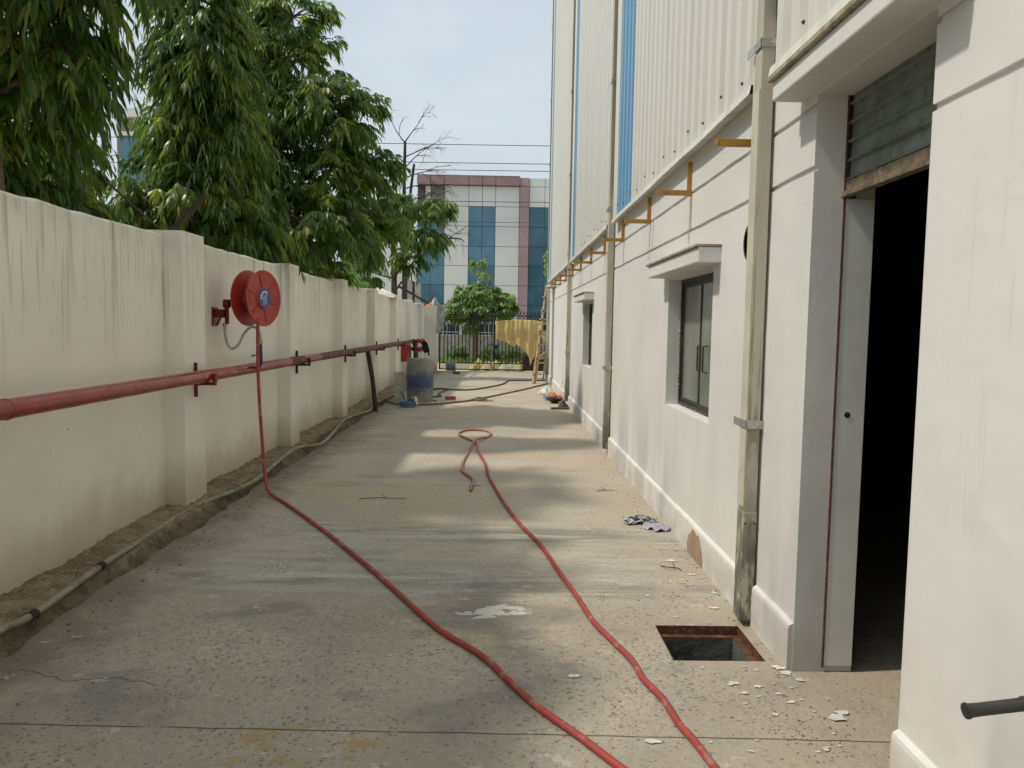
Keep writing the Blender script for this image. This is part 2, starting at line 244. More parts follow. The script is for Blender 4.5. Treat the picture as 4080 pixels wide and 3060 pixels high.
def m_soil():
    n = NT('brown_soil'); X = n.xyz()[0]
    f = n.step(n.noise(8, 3.5, 0.65), 0.36, 0.64); c = n.mix(f, (0.29, 0.23, 0.15), (0.17, 0.13, 0.085))
    c = n.mix(n.step(n.noise(24, 3, 0.7), 0.55, 0.66), c, (0.37, 0.31, 0.22))
    wet = n.step(n.math('ADD', X, n.mul(n.math('SUBTRACT', n.noise(5, 3, 0.6), 0.5), 0.12)), -2.50, -2.44)
    c = n.mix(n.mul(wet, 0.75), c, n.mix(f, (0.15, 0.12, 0.08), (0.08, 0.066, 0.045)))
    n.bump(n.noise(60, 3, 0.7), 0.7, 0.015); return n.fin(c, 0.95, 0.2)
MT = dict(
    oldwall=m_old_wall(), white=m_white(), conc=m_concrete(), pipe=m_pipe_dirty(), barrel=m_barrel(),
    soil=m_soil(), oldsoil=pm('brown_soil_dry', (0.29, 0.235, 0.16), (0.15, 0.12, 0.08), 8, 0.95, 0.6, 70, c3=(0.38, 0.325, 0.24), bdist=0.02),
    gutter=pm('dark_gutter_dirt', (0.085, 0.068, 0.045), (0.04, 0.034, 0.026), 9, 0.95, 0.9, 45, bdist=0.02),
    ground=pm('dusty_ground', (0.36, 0.29, 0.19), (0.27, 0.22, 0.15), 1.2, 0.95, 0.5, 20, bdist=0.02),
    dustroad=pm('pale_dusty_road', (0.50, 0.43, 0.32), (0.42, 0.36, 0.26), 1.5, 0.95, 0.4, 25, bdist=0.01),
    red=pm('red_enamel', (0.30, 0.030, 0.025), (0.25, 0.025, 0.022), 3, 0.28, 0.03, 20, spec=0.55, c3=(0.27, 0.038, 0.03)),
    reelred=pm('reel_red_paint', (0.40, 0.038, 0.028), (0.34, 0.03, 0.024), 6, 0.36, 0.03, 30, spec=0.5),
    deepred=pm('dark_red_paint', (0.17, 0.010, 0.014), (0.12, 0.009, 0.011), 9, 0.4, 0.05, 50),
    primer=pm('brown_red_primer', (0.135, 0.050, 0.038), (0.10, 0.038, 0.030), 8, 0.7, 0.15, 50, c3=(0.17, 0.08, 0.06)),
    darkprimer=pm('rusty_dark_steel', (0.060, 0.022, 0.016), (0.030, 0.016, 0.013), 10, 0.7, 0.2, 60),
    hosered=pm('dusty_red_hose', (0.33, 0.048, 0.037), (0.28, 0.055, 0.043), 4, 0.6, 0.05, 60, c3=(0.33, 0.15, 0.11)),
    hosedust=pm('faded_dusty_hose', (0.40, 0.14, 0.10), (0.42, 0.21, 0.155), 2.2, 0.65, 0.06, 60, c3=(0.40, 0.27, 0.20)),
    steel=pm('braided_steel', (0.50, 0.49, 0.45), (0.36, 0.35, 0.32), 40, 0.38, 0.25, 300, metal=0.35),
    brass=pm('dull_brass', (0.42, 0.34, 0.19), (0.28, 0.21, 0.11), 20, 0.4, 0.05, 60, metal=0.85),
    bluevalve=pm('blue_valve_paint', (0.02, 0.035, 0.12), (0.03, 0.04, 0.09), 12, 0.4, 0.05),
    bluelabel=pm('blue_label', (0.045, 0.075, 0.22), (0.05, 0.085, 0.24), 8, 0.4, 0),
    labelwhite=pm('label_white', (0.62, 0.66, 0.68), (0.52, 0.56, 0.6), 30, 0.5, 0),
    conduit=pm('grey_conduit', (0.27, 0.255, 0.195), (0.19, 0.175, 0.125), 7, 0.6, 0.12, 60, c3=(0.16, 0.14, 0.09)),
    clad=m_clad('cream_cladding', (0.67, 0.665, 0.62), (0.52, 0.505, 0.44)),
    cladblue=m_clad('blue_translucent_sheet', (0.145, 0.33, 0.52), (0.20, 0.38, 0.52)),
    flash=m_clad('cream_flashing', (0.70, 0.68, 0.61), (0.45, 0.41, 0.32)),
    dirtyflash=pm('stained_slab_edge', (0.42, 0.37, 0.27), (0.26, 0.22, 0.15), 9, 0.85, 0.4, 40, c3=(0.5, 0.46, 0.38)),
    screw=pm('rusty_screw', (0.07, 0.035, 0.03), (0.05, 0.03, 0.028), 30, 0.7, 0),
    yellow=pm('ochre_steel_paint', (0.42, 0.235, 0.035), (0.36, 0.19, 0.03), 9, 0.55, 0.1, 60, c3=(0.25, 0.12, 0.03)),
    shutter=pm('green_grey_shutter', (0.20, 0.235, 0.20), (0.14, 0.165, 0.14), 6, 0.48, 0.08, 40, c3=(0.13, 0.14, 0.12)),
    shutrail=pm('rusty_rail', (0.19, 0.145, 0.095), (0.11, 0.088, 0.062), 12, 0.7, 0.15, 60, c3=(0.27, 0.20, 0.12)),
    rust=pm('rust_brown', (0.13, 0.05, 0.026), (0.07, 0.03, 0.018), 14, 0.85, 0.3, 60, c3=(0.20, 0.10, 0.05)),
    grimeholeblack=pm('black_grime_and_holes', (0.02, 0.019, 0.015), (0.035, 0.03, 0.022), 14, 0.9, 0.3, 60),
    jamb=pm('jamb_grey_paint', (0.70, 0.71, 0.68), (0.62, 0.63, 0.60), 2, 0.7, 0.1, 40),
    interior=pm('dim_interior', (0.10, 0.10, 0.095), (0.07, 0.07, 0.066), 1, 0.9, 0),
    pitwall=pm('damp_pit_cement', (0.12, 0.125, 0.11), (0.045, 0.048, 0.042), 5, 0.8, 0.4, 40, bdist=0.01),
    wframe=pm('dark_window_steel', (0.022, 0.022, 0.018), (0.05, 0.045, 0.036), 13, 0.55, 0.1, 60),
    wglass=pm('dusty_green_glass', (0.17, 0.195, 0.165), (0.22, 0.24, 0.205), 2.5, 0.14, 0, spec=0.7, stretch=(1, 1, .5)),
    earthpatch=pm('bare_plaster', (0.36, 0.27, 0.17), (0.30, 0.22, 0.13), 9, 0.95, 0.4, 50),
    panelgrey=pm('grey_facade_panel', (0.78, 0.80, 0.78), (0.73, 0.75, 0.735), 0.5, 0.4, 0),
    panelpink=pm('mauve_facade_panel', (0.42, 0.31, 0.325), (0.38, 0.28, 0.295), 0.6, 0.38, 0),
    panelmaroon=pm('maroon_facade_panel', (0.35, 0.225, 0.24), (0.31, 0.20, 0.215), 0.7, 0.38, 0),
    facadeseam=pm('facade_seam', (0.10, 0.10, 0.10), (0.08, 0.08, 0.08), 2, 0.8, 0),
    facglass=m_facade_glass('teal_facade_glass', (0.08, 0.205, 0.285), (0.10, 0.26, 0.35)),
    facglass2=m_facade_glass('dark_teal_facade_glass', (0.055, 0.15, 0.20), (0.075, 0.20, 0.26)),
    darkglass=m_facade_glass('dark_window_glass', (0.02, 0.035, 0.045), (0.03, 0.05, 0.06)),
    recess=pm('recess_grey', (0.23, 0.235, 0.215), (0.20, 0.20, 0.19), 1, 0.7, 0),
    gate=pm('black_gate_paint', (0.012, 0.010, 0.009), (0.022, 0.016, 0.013), 9, 0.5, 0.1, 60),
    gaterust=pm('maroon_gate_plate', (0.075, 0.024, 0.02), (0.045, 0.02, 0.016), 9, 0.6, 0.1, 60),
    tarp=pm('yellow_tarp', (0.62, 0.47, 0.18), (0.56, 0.42, 0.15), 4, 0.7, 0.3, 18, bdist=0.01, c3=(0.66, 0.53, 0.25)),
    sack=pm('yellow_sack', (0.60, 0.51, 0.16), (0.66, 0.62, 0.36), 5, 0.75, 0.5, 12, bdist=0.02),
    sackpale=pm('pale_sack', (0.62, 0.60, 0.46), (0.66, 0.58, 0.27), 5, 0.75, 0.5, 12, bdist=0.02),
    brick=pm('red_brick', (0.30, 0.10, 0.055), (0.22, 0.075, 0.045), 14, 0.9, 0.4, 60),
    bamboo=pm('pale_bamboo', (0.50, 0.37, 0.20), (0.38, 0.27, 0.14), 9, 0.6, 0.15, 40, c3=(0.58, 0.47, 0.29)),
    rope=pm('coir_rope', (0.26, 0.19, 0.11), (0.2, 0.14, 0.08), 30, 0.95, 0.5, 120),
    blackplastic=pm('black_rubber', (0.022, 0.022, 0.022), (0.04, 0.038, 0.034), 9, 0.55, 0.12, 90),
    blackhose=pm('black_dusty_hose', (0.055, 0.05, 0.043), (0.10, 0.09, 0.075), 5, 0.7, 0.1, 60),
    brownhose=pm('brown_dusty_hose', (0.20, 0.135, 0.055), (0.13, 0.09, 0.045), 3, 0.7, 0.1, 60),
    blackcloth=pm('black_cloth', (0.012, 0.010, 0.010), (0.022, 0.017, 0.016), 9, 0.95, 0.4, 60, bdist=0.01),
    basin=pm('blue_basin', (0.14, 0.25, 0.42), (0.10, 0.18, 0.32), 8, 0.45, 0.05, 40),
    soot=pm('sooty_pot', (0.025, 0.025, 0.023), (0.06, 0.06, 0.055), 9, 0.6, 0.15, 50),
    steelplate=pm('steel_plate', (0.62, 0.62, 0.60), (0.5, 0.5, 0.48), 12, 0.28, 0.02, 40, metal=0.85),
    alum=pm('dented_aluminium', (0.55, 0.54, 0.50), (0.42, 0.41, 0.38), 9, 0.38, 0.25, 25, metal=0.6, bdist=0.01),
    bucket=pm('dusty_grey_bucket', (0.15, 0.185, 0.20), (0.22, 0.245, 0.25), 8, 0.5, 0.15, 30),
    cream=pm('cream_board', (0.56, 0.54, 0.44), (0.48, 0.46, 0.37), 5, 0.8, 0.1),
    wok=pm('iron_wok', (0.035, 0.017, 0.013), (0.06, 0.028, 0.02), 12, 0.5, 0.12, 60),
    pinkplastic=pm('pink_plastic', (0.52, 0.15, 0.14), (0.45, 0.12, 0.11), 9, 0.5, 0.1),
    orangecloth=pm('orange_cloth', (0.62, 0.24, 0.10), (0.55, 0.19, 0.08), 9, 0.9, 0.4, 40, bdist=0.01),
    whitecloth=pm('white_rag', (0.66, 0.66, 0.60), (0.52, 0.54, 0.5), 9, 0.9, 0.4, 40, bdist=0.01),
    greycloth=pm('grey_sheet', (0.42, 0.42, 0.40), (0.34, 0.335, 0.32), 6, 0.85, 0.4, 30, bdist=0.01),
    brownrag=pm('brown_rag', (0.17, 0.115, 0.09), (0.10, 0.07, 0.055), 12, 0.95, 0.5, 50, bdist=0.01),
    wood=pm('old_wood', (0.20, 0.10, 0.05), (0.13, 0.065, 0.035), 10, 0.85, 0.3, 50, stretch=(.2, 1, 1)),
    postbrown=pm('rusty_angle_post', (0.065, 0.042, 0.026), (0.045, 0.03, 0.02), 12, 0.85, 0.3, 50),
    hoardgrey=pm('hoarding_grey', (0.40, 0.40, 0.375), (0.36, 0.36, 0.335), 3, 0.7, 0.05),
    hoarddark=pm('hoarding_dark', (0.028, 0.032, 0.035), (0.04, 0.045, 0.05), 3, 0.6, 0.05),
    bark=pm('tree_bark', (0.16, 0.115, 0.075), (0.085, 0.06, 0.042), 9, 0.95, 0.9, 28, stretch=(1, 1, .3), bdist=0.02, c3=(0.22, 0.17, 0.12)),
    darkbark=pm('dead_bark', (0.060, 0.040, 0.032), (0.035, 0.025, 0.022), 9, 0.95, 0.5, 28),
    twig=pm('dry_twig', (0.10, 0.06, 0.04), (0.06, 0.04, 0.03), 20, 0.9, 0.2),
    flake=pm('paint_flake', (0.66, 0.65, 0.60), (0.55, 0.53, 0.47), 12, 0.8, 0.1),
    gravel=pm('gravel', (0.20, 0.165, 0.115), (0.11, 0.092, 0.07), 25, 0.95, 0.3, 60, c3=(0.32, 0.28, 0.22)),
    baggrey=pm('printed_plastic_dark', (0.015, 0.017, 0.026), (0.42, 0.42, 0.43), 26, 0.35, 0.2, 30, lo=0.50, hi=0.54),
    baglilac=pm('plastic_lilac', (0.40, 0.38, 0.44), (0.33, 0.31, 0.38), 16, 0.35, 0.2, 30),
    lowwall=pm('grey_stained_render', (0.42, 0.415, 0.39), (0.33, 0.325, 0.30), 2, 0.9, 0.3, 30, c3=(0.22, 0.20, 0.175)),
    railwhite=pm('white_railing', (0.62, 0.63, 0.61), (0.55, 0.55, 0.53), 4, 0.5, 0),
    cable=pm('black_cable', (0.02, 0.02, 0.022), (0.03, 0.03, 0.03), 4, 0.6, 0),
    pole=pm('cement_pole', (0.36, 0.34, 0.31), (0.30, 0.28, 0.25), 3, 0.9, 0.2),
    orangeplastic=pm('orange_scrap', (0.60, 0.22, 0.03), (0.5, 0.18, 0.03), 9, 0.6, 0.1),
    greenstrip=pm('lime_strip', (0.38, 0.55, 0.08), (0.33, 0.5, 0.07), 9, 0.6, 0),
    leafA=m_leaf('mango_leaf', (0.06, 0.122, 0.042), (0.13, 0.22, 0.066), (0.31, 0.34, 0.085), 0.47),
    leafB=m_leaf('mast_leaf', (0.050, 0.105, 0.036), (0.105, 0.185, 0.05), (0.27, 0.31, 0.065), 0.5),
    leafC=m_leaf('young_leaf', (0.12, 0.22, 0.075), (0.22, 0.34, 0.12), (0.34, 0.44, 0.15), 0.45),
    grass=m_leaf('weed_leaf', (0.11, 0.19, 0.065), (0.19, 0.27, 0.10), (0.32, 0.34, 0.15), 0.4),
)

# ------------------------------------------------------------------ mesh helpers
ORG = {}
def tag(o, label=None, cat=None, group=None, kind=None):
    if label: o['label'] = label
    if cat: o['category'] = cat
    if group: o['group'] = group
    if kind: o['kind'] = kind
    return o
def thing(name, loc, label, cat, group=None):
    o = bpy.data.objects.new(name, None); COL.objects.link(o); o.location = loc; o.empty_display_size = 0.1
    ORG[o.name] = Vector(loc); return tag(o, label, cat, group)
def org(o): return ORG.get(o.name, Vector((0, 0, 0)))
class MB:
    def __init__(s): s.v = []; s.f = []
    def add(s, vs, fs):
        b = len(s.v); s.v += [tuple(x) for x in vs]; s.f += [tuple(i + b for i in f) for f in fs]; return s
    def box(s, x0, x1, y0, y1, z0, z1):
        return s.add([(x0, y0, z0), (x1, y0, z0), (x1, y1, z0), (x0, y1, z0), (x0, y0, z1), (x1, y0, z1), (x1, y1, z1), (x0, y1, z1)],
                     [(3, 2, 1, 0), (4, 5, 6, 7), (0, 1, 5, 4), (1, 2, 6, 5), (2, 3, 7, 6), (3, 0, 4, 7)])
    def bar(s, p, q, w, h, up=(0, 0, 1)):
        p, q = Vector(p), Vector(q); d = (q - p).normalized(); u = Vector(up)
        if abs(d.dot(u)) > 0.98: u = Vector((0, 1, 0))
        a = d.cross(u).normalized(); b = a.cross(d)
        a, b = a * w / 2, b * h / 2
        vs = [p - a - b, p + a - b, p + a + b, p - a + b, q - a - b, q + a - b, q + a + b, q - a + b]
        return s.add(vs, [(3, 2, 1, 0), (4, 5, 6, 7), (0, 1, 5, 4), (1, 2, 6, 5), (2, 3, 7, 6), (3, 0, 4, 7)])
    def tube(s, path, r, n=8, cap=True):
        path = [Vector(p) for p in path]; N = len(path); rr = r if isinstance(r, (list, tuple)) else [r] * N
        t0 = (path[1] - path[0]).normalized(); a = t0.orthogonal().normalized(); base = len(s.v); rings = []
        for i, p in enumerate(path):
            t = (path[min(i + 1, N - 1)] - path[max(i - 1, 0)]).normalized()
            a = (a - t * a.dot(t)).normalized(); b = t.cross(a); ring = []
            for k in range(n):
                g = 2 * math.pi * k / n; ring.append(len(s.v)); s.v.append(tuple(p + (a * math.cos(g) + b * math.sin(g)) * rr[i]))
            rings.append(ring)
        for i in range(N - 1):
            for k in range(n): s.f.append((rings[i][k], rings[i][(k + 1) % n], rings[i + 1][(k + 1) % n], rings[i + 1][k]))
        if cap: s.f.append(tuple(reversed(rings[0]))); s.f.append(tuple(rings[-1]))
        return s
    def lathe(s, prof, c=(0, 0, 0), axis=(0, 0, 1), n=24, jit=0.0):
        """prof: list of (r, h) along axis"""
        ax = Vector(axis).normalized(); a = ax.orthogonal().normalized(); b = ax.cross(a); c = Vector(c); rings = []
        for r, h in prof:
            ring = []
            for k in range(n):
                g = 2 * math.pi * k / n; rj = r * (1 + jit * math.sin(3 * g + h * 9))
                ring.append(len(s.v)); s.v.append(tuple(c + ax * h + (a * math.cos(g) + b * math.sin(g)) * rj))
            rings.append(ring)
        for i in range(len(rings) - 1):
            for k in range(n): s.f.append((rings[i][k], rings[i][(k + 1) % n], rings[i + 1][(k + 1) % n], rings[i + 1][k]))
        if prof[0][0] > 1e-4: s.f.append(tuple(reversed(rings[0])))
        if prof[-1][0] > 1e-4: s.f.append(tuple(rings[-1]))
        return s
    def build(s, name, mat, parent=None, smooth=False, bevel=0.0, solid=0.0, subd=0, kind=None):
        me = bpy.data.meshes.new(name); o0 = org(parent) if parent else Vector((0, 0, 0))
        me.from_pydata([tuple(Vector(v) - o0) for v in s.v], [], s.f); me.validate()
        me.materials.append(MT[mat])
        if smooth: me.polygons.foreach_set('use_smooth', [True] * len(me.polygons))
        o = bpy.data.objects.new(name, me); COL.objects.link(o)
        if parent: o.parent = parent; ORG[o.name] = o0
        if smooth == 'auto':
            m = o.modifiers.new('edges', 'EDGE_SPLIT'); m.split_angle = math.radians(38)
        if solid: m = o.modifiers.new('thick', 'SOLIDIFY'); m.thickness = solid
        if subd: m = o.modifiers.new('sub', 'SUBSURF'); m.levels = subd; m.render_levels = subd
        if bevel: m = o.modifiers.new('bev', 'BEVEL'); m.width = bevel; m.segments = 2; m.limit_method = 'ANGLE'
        if kind: o['kind'] = kind
        return o
def inst(src, parent, off):
    """another piece sharing src's mesh, shifted by off"""
    o = src.copy(); COL.objects.link(o); o.parent = parent; o.location = Vector(src.location) + Vector(off); ORG[o.name] = org(parent); return o
def smooth_path(pts, sub=6):
    pts = [Vector(p) for p in pts]; out = []
    for i in range(len(pts) - 1):
        p0, p1, p2, p3 = pts[max(i - 1, 0)], pts[i], pts[i + 1], pts[min(i + 2, len(pts) - 1)]
        for k in range(sub):
            t = k / sub
            out.append(0.5 * ((2 * p1) + (p2 - p0) * t + (2 * p0 - 5 * p1 + 4 * p2 - p3) * t * t + (3 * p1 - p0 - 3 * p2 + p3) * t ** 3))
    out.append(pts[-1]); return out
def wob(x, s=0):   # smooth deterministic wobble in -1..1
    return 0.5 * math.sin(x * 1.7 + s) + 0.3 * math.sin(x * 4.3 + 1.3 * s) + 0.2 * math.sin(x * 9.1 + 2.1 * s)
def rumple(name, mat, c, size, h, parent=None, seed=0, n=14, fold=3.0):
    """a crumpled cloth or bag: a lumpy dome sheet lying on the ground"""
    rr = random.Random(seed); m = MB(); ph = [rr.uniform(0, 6) for _ in range(8)]
    for i in range(n + 1):
        for j in range(2 * n):
            u = i / n; g = math.pi * j / n
            R = 1 + 0.22 * math.sin(2 * g + ph[0]) + 0.16 * math.sin(5 * g + ph[1]) + 0.08 * math.sin(9 * g + ph[2])
            fo = 0.5 + 0.5 * math.sin(fold * 2 * u * math.cos(g) * 3 + ph[3]) * math.cos(fold * 2 * u * math.sin(g) * 2.4 + ph[4])
            zz = h * (1 - u ** 2.2) * (0.45 + 0.55 * fo) + 0.006 + (0.012 * (math.sin(7 * g + ph[5]) + 1) if u > 0.85 else 0)
            m.v.append((c[0] + size[0] * u * R * math.cos(g), c[1] + size[1] * u * R * math.sin(g), c[2] + zz))
    for i in range(n):
        for j in range(2 * n):
            a = i * 2 * n; k = (j + 1) % (2 * n)
            m.f.append((a + j, a + 2 * n + j, a + 2 * n + k, a + k) if i else (a + j, a + 2 * n + j, a + 2 * n + k))
    return m.build(name, mat, parent, smooth=True)

# ================================================================== SETTING
XL, XR, PIL, WT = -2.74, 1.40, -2.58, 2.30            # wall faces, pilaster face, wall top
PIT = (0.86, 1.31, 3.60, 4.04)                         # drain pit x0 x1 y0 y1
g = MB()
B = 400
for (x0, x1, y0, y1) in ((-B, B, -B, -8), (-B, -3.0, -8, 27.6), (24, B, -8, 27.6), (-B, B, 27.6, B)):
    g.add([(x0, y0, -0.03), (x1, y0, -0.03), (x1, y1, -0.03), (x0, y1, -0.03)], [(0, 1, 2, 3)])
tag(g.build('ground', 'ground'), kind='structure')
r = MB(); xs = np.linspace(-40, 40, 41)
r.add([(-60, 27.35, -0.012), (60, 27.35, -0.012), (60, 33.6, -0.012), (-60, 33.6, -0.012)], [(0, 1, 2, 3)])
tag(r.build('road', 'dustroad'), kind='structure')
# yard floor with a ragged edge on the gutter side and a real opening for the drain pit
fl = MB(); ys = sorted(set([round(-8 + 0.12 * i, 3) for i in range(296)] + [PIT[2], PIT[3], 27.36]))
ys = [y for y in ys if y <= 27.36]; xs = [None, -1.6, PIT[0], PIT[1], 1.40]
def edge_x(y): return -2.345 + 0.03 * wob(y * 1.3) + 0.012 * wob(y * 5.1, 2) + 0.02 * random.uniform(-1, 1)
for y in ys:
    ex = edge_x(y)
    for x in xs: fl.v.append((ex if x is None else x, y, 0.0))
for i in range(len(ys) - 1):
    for k in range(4):
        if k == 2 and PIT[2] - 1e-6 <= ys[i] and ys[i + 1] <= PIT[3] + 1e-6: continue
        a = i * 5 + k; fl.f.append((a, a + 1, a + 6, a + 5))
for i in range(len(ys) - 1):      # broken vertical edge at the gutter
    a = i * 5; b = len(fl.v); p, q = fl.v[a], fl.v[a + 5]
    fl.v += [(p[0] - 0.02, p[1], -0.09), (q[0] - 0.02, q[1], -0.09)]; fl.f.append((a, a + 5, b + 1, b))
floor = tag(fl.build('concrete_floor', 'conc'), kind='structure')
x0, x1, y0, y1 = PIT
p = MB()
for a, b in (((x0, y0), (x1, y0)), ((x1, y0), (x1, y1)), ((x1, y1), (x0, y1)), ((x0, y1), (x0, y0))):
    p.add([(a[0], a[1], 0), (b[0], b[1], 0), (b[0], b[1], -0.05), (a[0], a[1], -0.05)], [(0, 1, 2, 3)])
p.build('pit_lip', 'rust', floor)
p = MB(); w = 0.035
i0, i1, j0, j1 = x0 + w, x1 - w, y0 + w, y1 - w
ang = MB()
for (a0, a1, b0, b1) in ((x0, x1, y0, j0), (x0, x1, j1, y1), (x0, i0, j0, j1), (i1, x1, j0, j1)):
    ang.box(a0, a1, b0, b1, -0.056, -0.05)
ang.build('pit_frame', 'rust', floor)
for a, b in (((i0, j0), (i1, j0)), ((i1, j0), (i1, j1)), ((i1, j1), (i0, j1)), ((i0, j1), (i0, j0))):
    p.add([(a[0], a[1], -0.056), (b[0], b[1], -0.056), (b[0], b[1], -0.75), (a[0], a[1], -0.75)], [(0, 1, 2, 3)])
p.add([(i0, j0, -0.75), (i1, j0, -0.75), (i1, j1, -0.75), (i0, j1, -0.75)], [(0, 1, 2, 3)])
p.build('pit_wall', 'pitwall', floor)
# earth ledge and gutter along the boundary wall
d = MB(); prof = [(-2.80, 0.085), (-2.74, .085), (-2.69, 0.08), (-2.64, .08), (-2.59, .075), (-2.54, 0.068), (-2.50, .06), (-2.465, 0.045), (-2.45, .01), (-2.435, -0.02), (-2.40, -.032), (-2.36, -0.035), (-2.31, -.034), (-2.25, -0.03), (-2.15, -0.02)]
ny = 1100
for i in range(ny):
    y = -8 + 35.3 * i / (ny - 1); k = 1 + 0.30 * wob(y * 0.9, 4)
    for j, (x, z) in enumerate(prof):
        e = 0.012 * wob(y * 2.3 + j * 0.15, 1) + .006 * wob(y * 11, j * .2) if 4 <= j <= 10 else 0
        d.v.append((x + e + random.uniform(-.007, .007), y, z * k + random.uniform(-.007, .007) * (1 if j else 0) + 0.006 * wob(y * 9, j)))
for i in range(ny - 1):
    for j in range(len(prof) - 1):
        a = i * len(prof) + j; d.f.append((a, a + 1, a + len(prof) + 1, a + len(prof)))
tag(d.build('dirt_strip', 'soil', smooth=True), kind='structure')
# loose stones in the gutter
gv = MB()
def pebble(mb, x, y, z, s):
    if z == 0 and PIT[0] - .02 < x < PIT[1] + .02 and PIT[2] - .02 < y < PIT[3] + .02: return
    a = random.random() * 6; vs = []
    for k in range(5): vs.append((x + s * math.cos(a + k * 1.256) * random.uniform(.7, 1.2), y + s * math.sin(a + k * 1.256) * random.uniform(.7, 1.2), z))
    vs.append((x, y, z + s * random.uniform(.5, .9))); mb.add(vs, [(0, 1, 5), (1, 2, 5), (2, 3, 5), (3, 4, 5), (4, 0, 5)])
for _ in range(1300):
    y = 2.5 + 20 * random.random() ** 1.5; x = random.gauss(-2.33, 0.10)
    pebble(gv, min(x, -1.7), y, 0.0 if x > -2.26 else -0.03, random.uniform(.004, .017))
for _ in range(450):
    y = 2.5 + 18 * random.random() ** 1.5; pebble(gv, random.uniform(-2.70, -2.5), y, 0.07, random.uniform(.004, .014))
for _ in range(420):
    y = 2.3 + 16 * random.random() ** 1.6; pebble(gv, 1.37 - abs(random.gauss(0, .16)), y, 0.0, random.uniform(.003, .010))
for _ in range(420):
    pebble(gv, random.uniform(-2.1, 1.3), 2.3 + 13 * random.random() ** 1.6, 0.0, random.uniform(.0025, .008))
for _ in range(110):
    pebble(gv, random.gauss(1.28, .14), random.gauss(3.05, .32), 0.0, random.uniform(.002, .006))
for cx_, cy_ in ((1.18, 2.98), (1.3, 2.85), (1.05, 4.5), (1.22, 4.75), (0.62, 4.45), (-1.45, 5.0)):
    for _ in range(60): pebble(gv, random.gauss(cx_, .06), random.gauss(cy_, .05), 0.0, random.uniform(.0015, .006))
tag(gv.build('gravel', 'gravel'), 'loose grit and small stones along both wall feet', 'gravel', kind='stuff')
# fallen flakes of white paint
fk = MB()
def in_pit(x, y): return PIT[0] - .05 < x < PIT[1] + .05 and PIT[2] - .05 < y < PIT[3] + .05
def flake(x, y, s):
    if in_pit(x, y): return
    n = random.randint(8, 13); a = random.random() * 6; t = random.uniform(-.10, .10); vs = []
    for k in range(n):
        rr = s * random.uniform(.28, .80); g = a + k * 2 * math.pi / n
        vs.append((x + rr * math.cos(g) * 1.25, y + rr * math.sin(g) * 0.8, 0.003 + abs(t) * s * .5 + t * rr * math.cos(g) * .5))
    vs += [(v[0], v[1], v[2] + 0.0012) for v in vs]
    fk.add(vs, [tuple(range(n, 2 * n))] + [(k, (k + 1) % n, n + (k + 1) % n, n + k) for k in range(n)])
for x, y, s in [(0.36, 3.42, .035), (1.345, 3.80, .05), (1.35, 3.52, .05), (1.08, 3.36, .045), (1.18, 3.33, .03), (1.10, 3.27, .03), (1.28, 3.19, .035), (1.17, 3.08, .02),
                (1.37, 3.47, .05), (1.40, 3.40, .03), (1.42, 3.05, .06), (1.46, 3.1, .04), (1.55, 2.78, .035), (1.5, 2.65, .04), (0.62, 2.86, .04), (1.2, 5.2, .06), (1.28, 4.9, .04),
                (1.25, 4.3, .035), (1.33, 4.55, .03), (1.1, 4.75, .02)]:
    flake(x if x < 1.36 or y < 3.45 else 1.36, y, s)
for _ in range(150):
    y = 2.5 + 9 * random.random() ** 1.3; flake(1.36 - abs(random.gauss(0, .22)), y, random.uniform(.005, .022))
for _ in range(60): flake(random.uniform(-1.6, 1.2), random.uniform(2.6, 9), random.uniform(.004, .013))
tag(fk.build('paint_flakes', 'flake'), 'white flakes of fallen paint scattered on the concrete', 'paint flakes', kind='stuff')

# ================================================================== BOUNDARY WALL (shaded side)
wall = thing('compound_wall', (XL, 10, 0), 'long cream compound wall with pilasters, rain streaked, behind the red pipe', 'wall')
PILY = [-0.1, 3.1, 6.30, 9.50, 12.62, 15.78, 19.05, 22.25, 25.45]
prev = -8.0
for i, py in enumerate(PILY + [27.0]):
    y0, y1 = prev, py + 0.01; n = max(2, int((y1 - y0) / 0.16)); m = MB()
    for k in range(n + 1):
        y = y0 + (y1 - y0) * k / n; t = WT + 0.007 * wob(y * 3, 3) + 0.004 * random.uniform(-1, 1) + (0.01 if i % 2 else 0)
        b = 0.002 * wob(y * 2.2, 5)
        m.v += [(XL + b, y, -0.05), (XL + b, y, t - 0.02), (XL - 0.02 + b, y, t), (XL - 0.21, y, t + 0.005), (XL - 0.23, y, -0.05)]
    for k in range(n):
        for j in range(4): a = k * 5 + j; m.f.append((a, a + 1, a + 6, a + 5))
    m.build('wall_panel', 'oldwall', wall)
    prev = py + 0.40
for i, py in enumerate(PILY):
    m = MB(); z1 = WT + 0.028 + 0.008 * wob(py * 3); f = PIL
    if abs(py - 6.30) < 0.01:       # this pilaster has a joint line down its face
        m.box(XL - 0.235, f, py, py + 0.235, -0.05, z1); m.box(XL - 0.235, f - 0.004, py + 0.241, py + 0.46, -0.05, z1)
        m.box(XL - 0.235, f - 0.02, py + 0.235, py + 0.241, -0.05, z1 - 0.01)
    else: m.box(XL - 0.235, f, py, py + 0.40, -0.05, z1)
    m.build('pilaster', 'oldwall', wall, bevel=0.012)
MB().box(-3.0, -2.21, 26.55, 27.0, -0.05, 2.27).build('gate_pier', 'oldwall', wall, bevel=0.015)

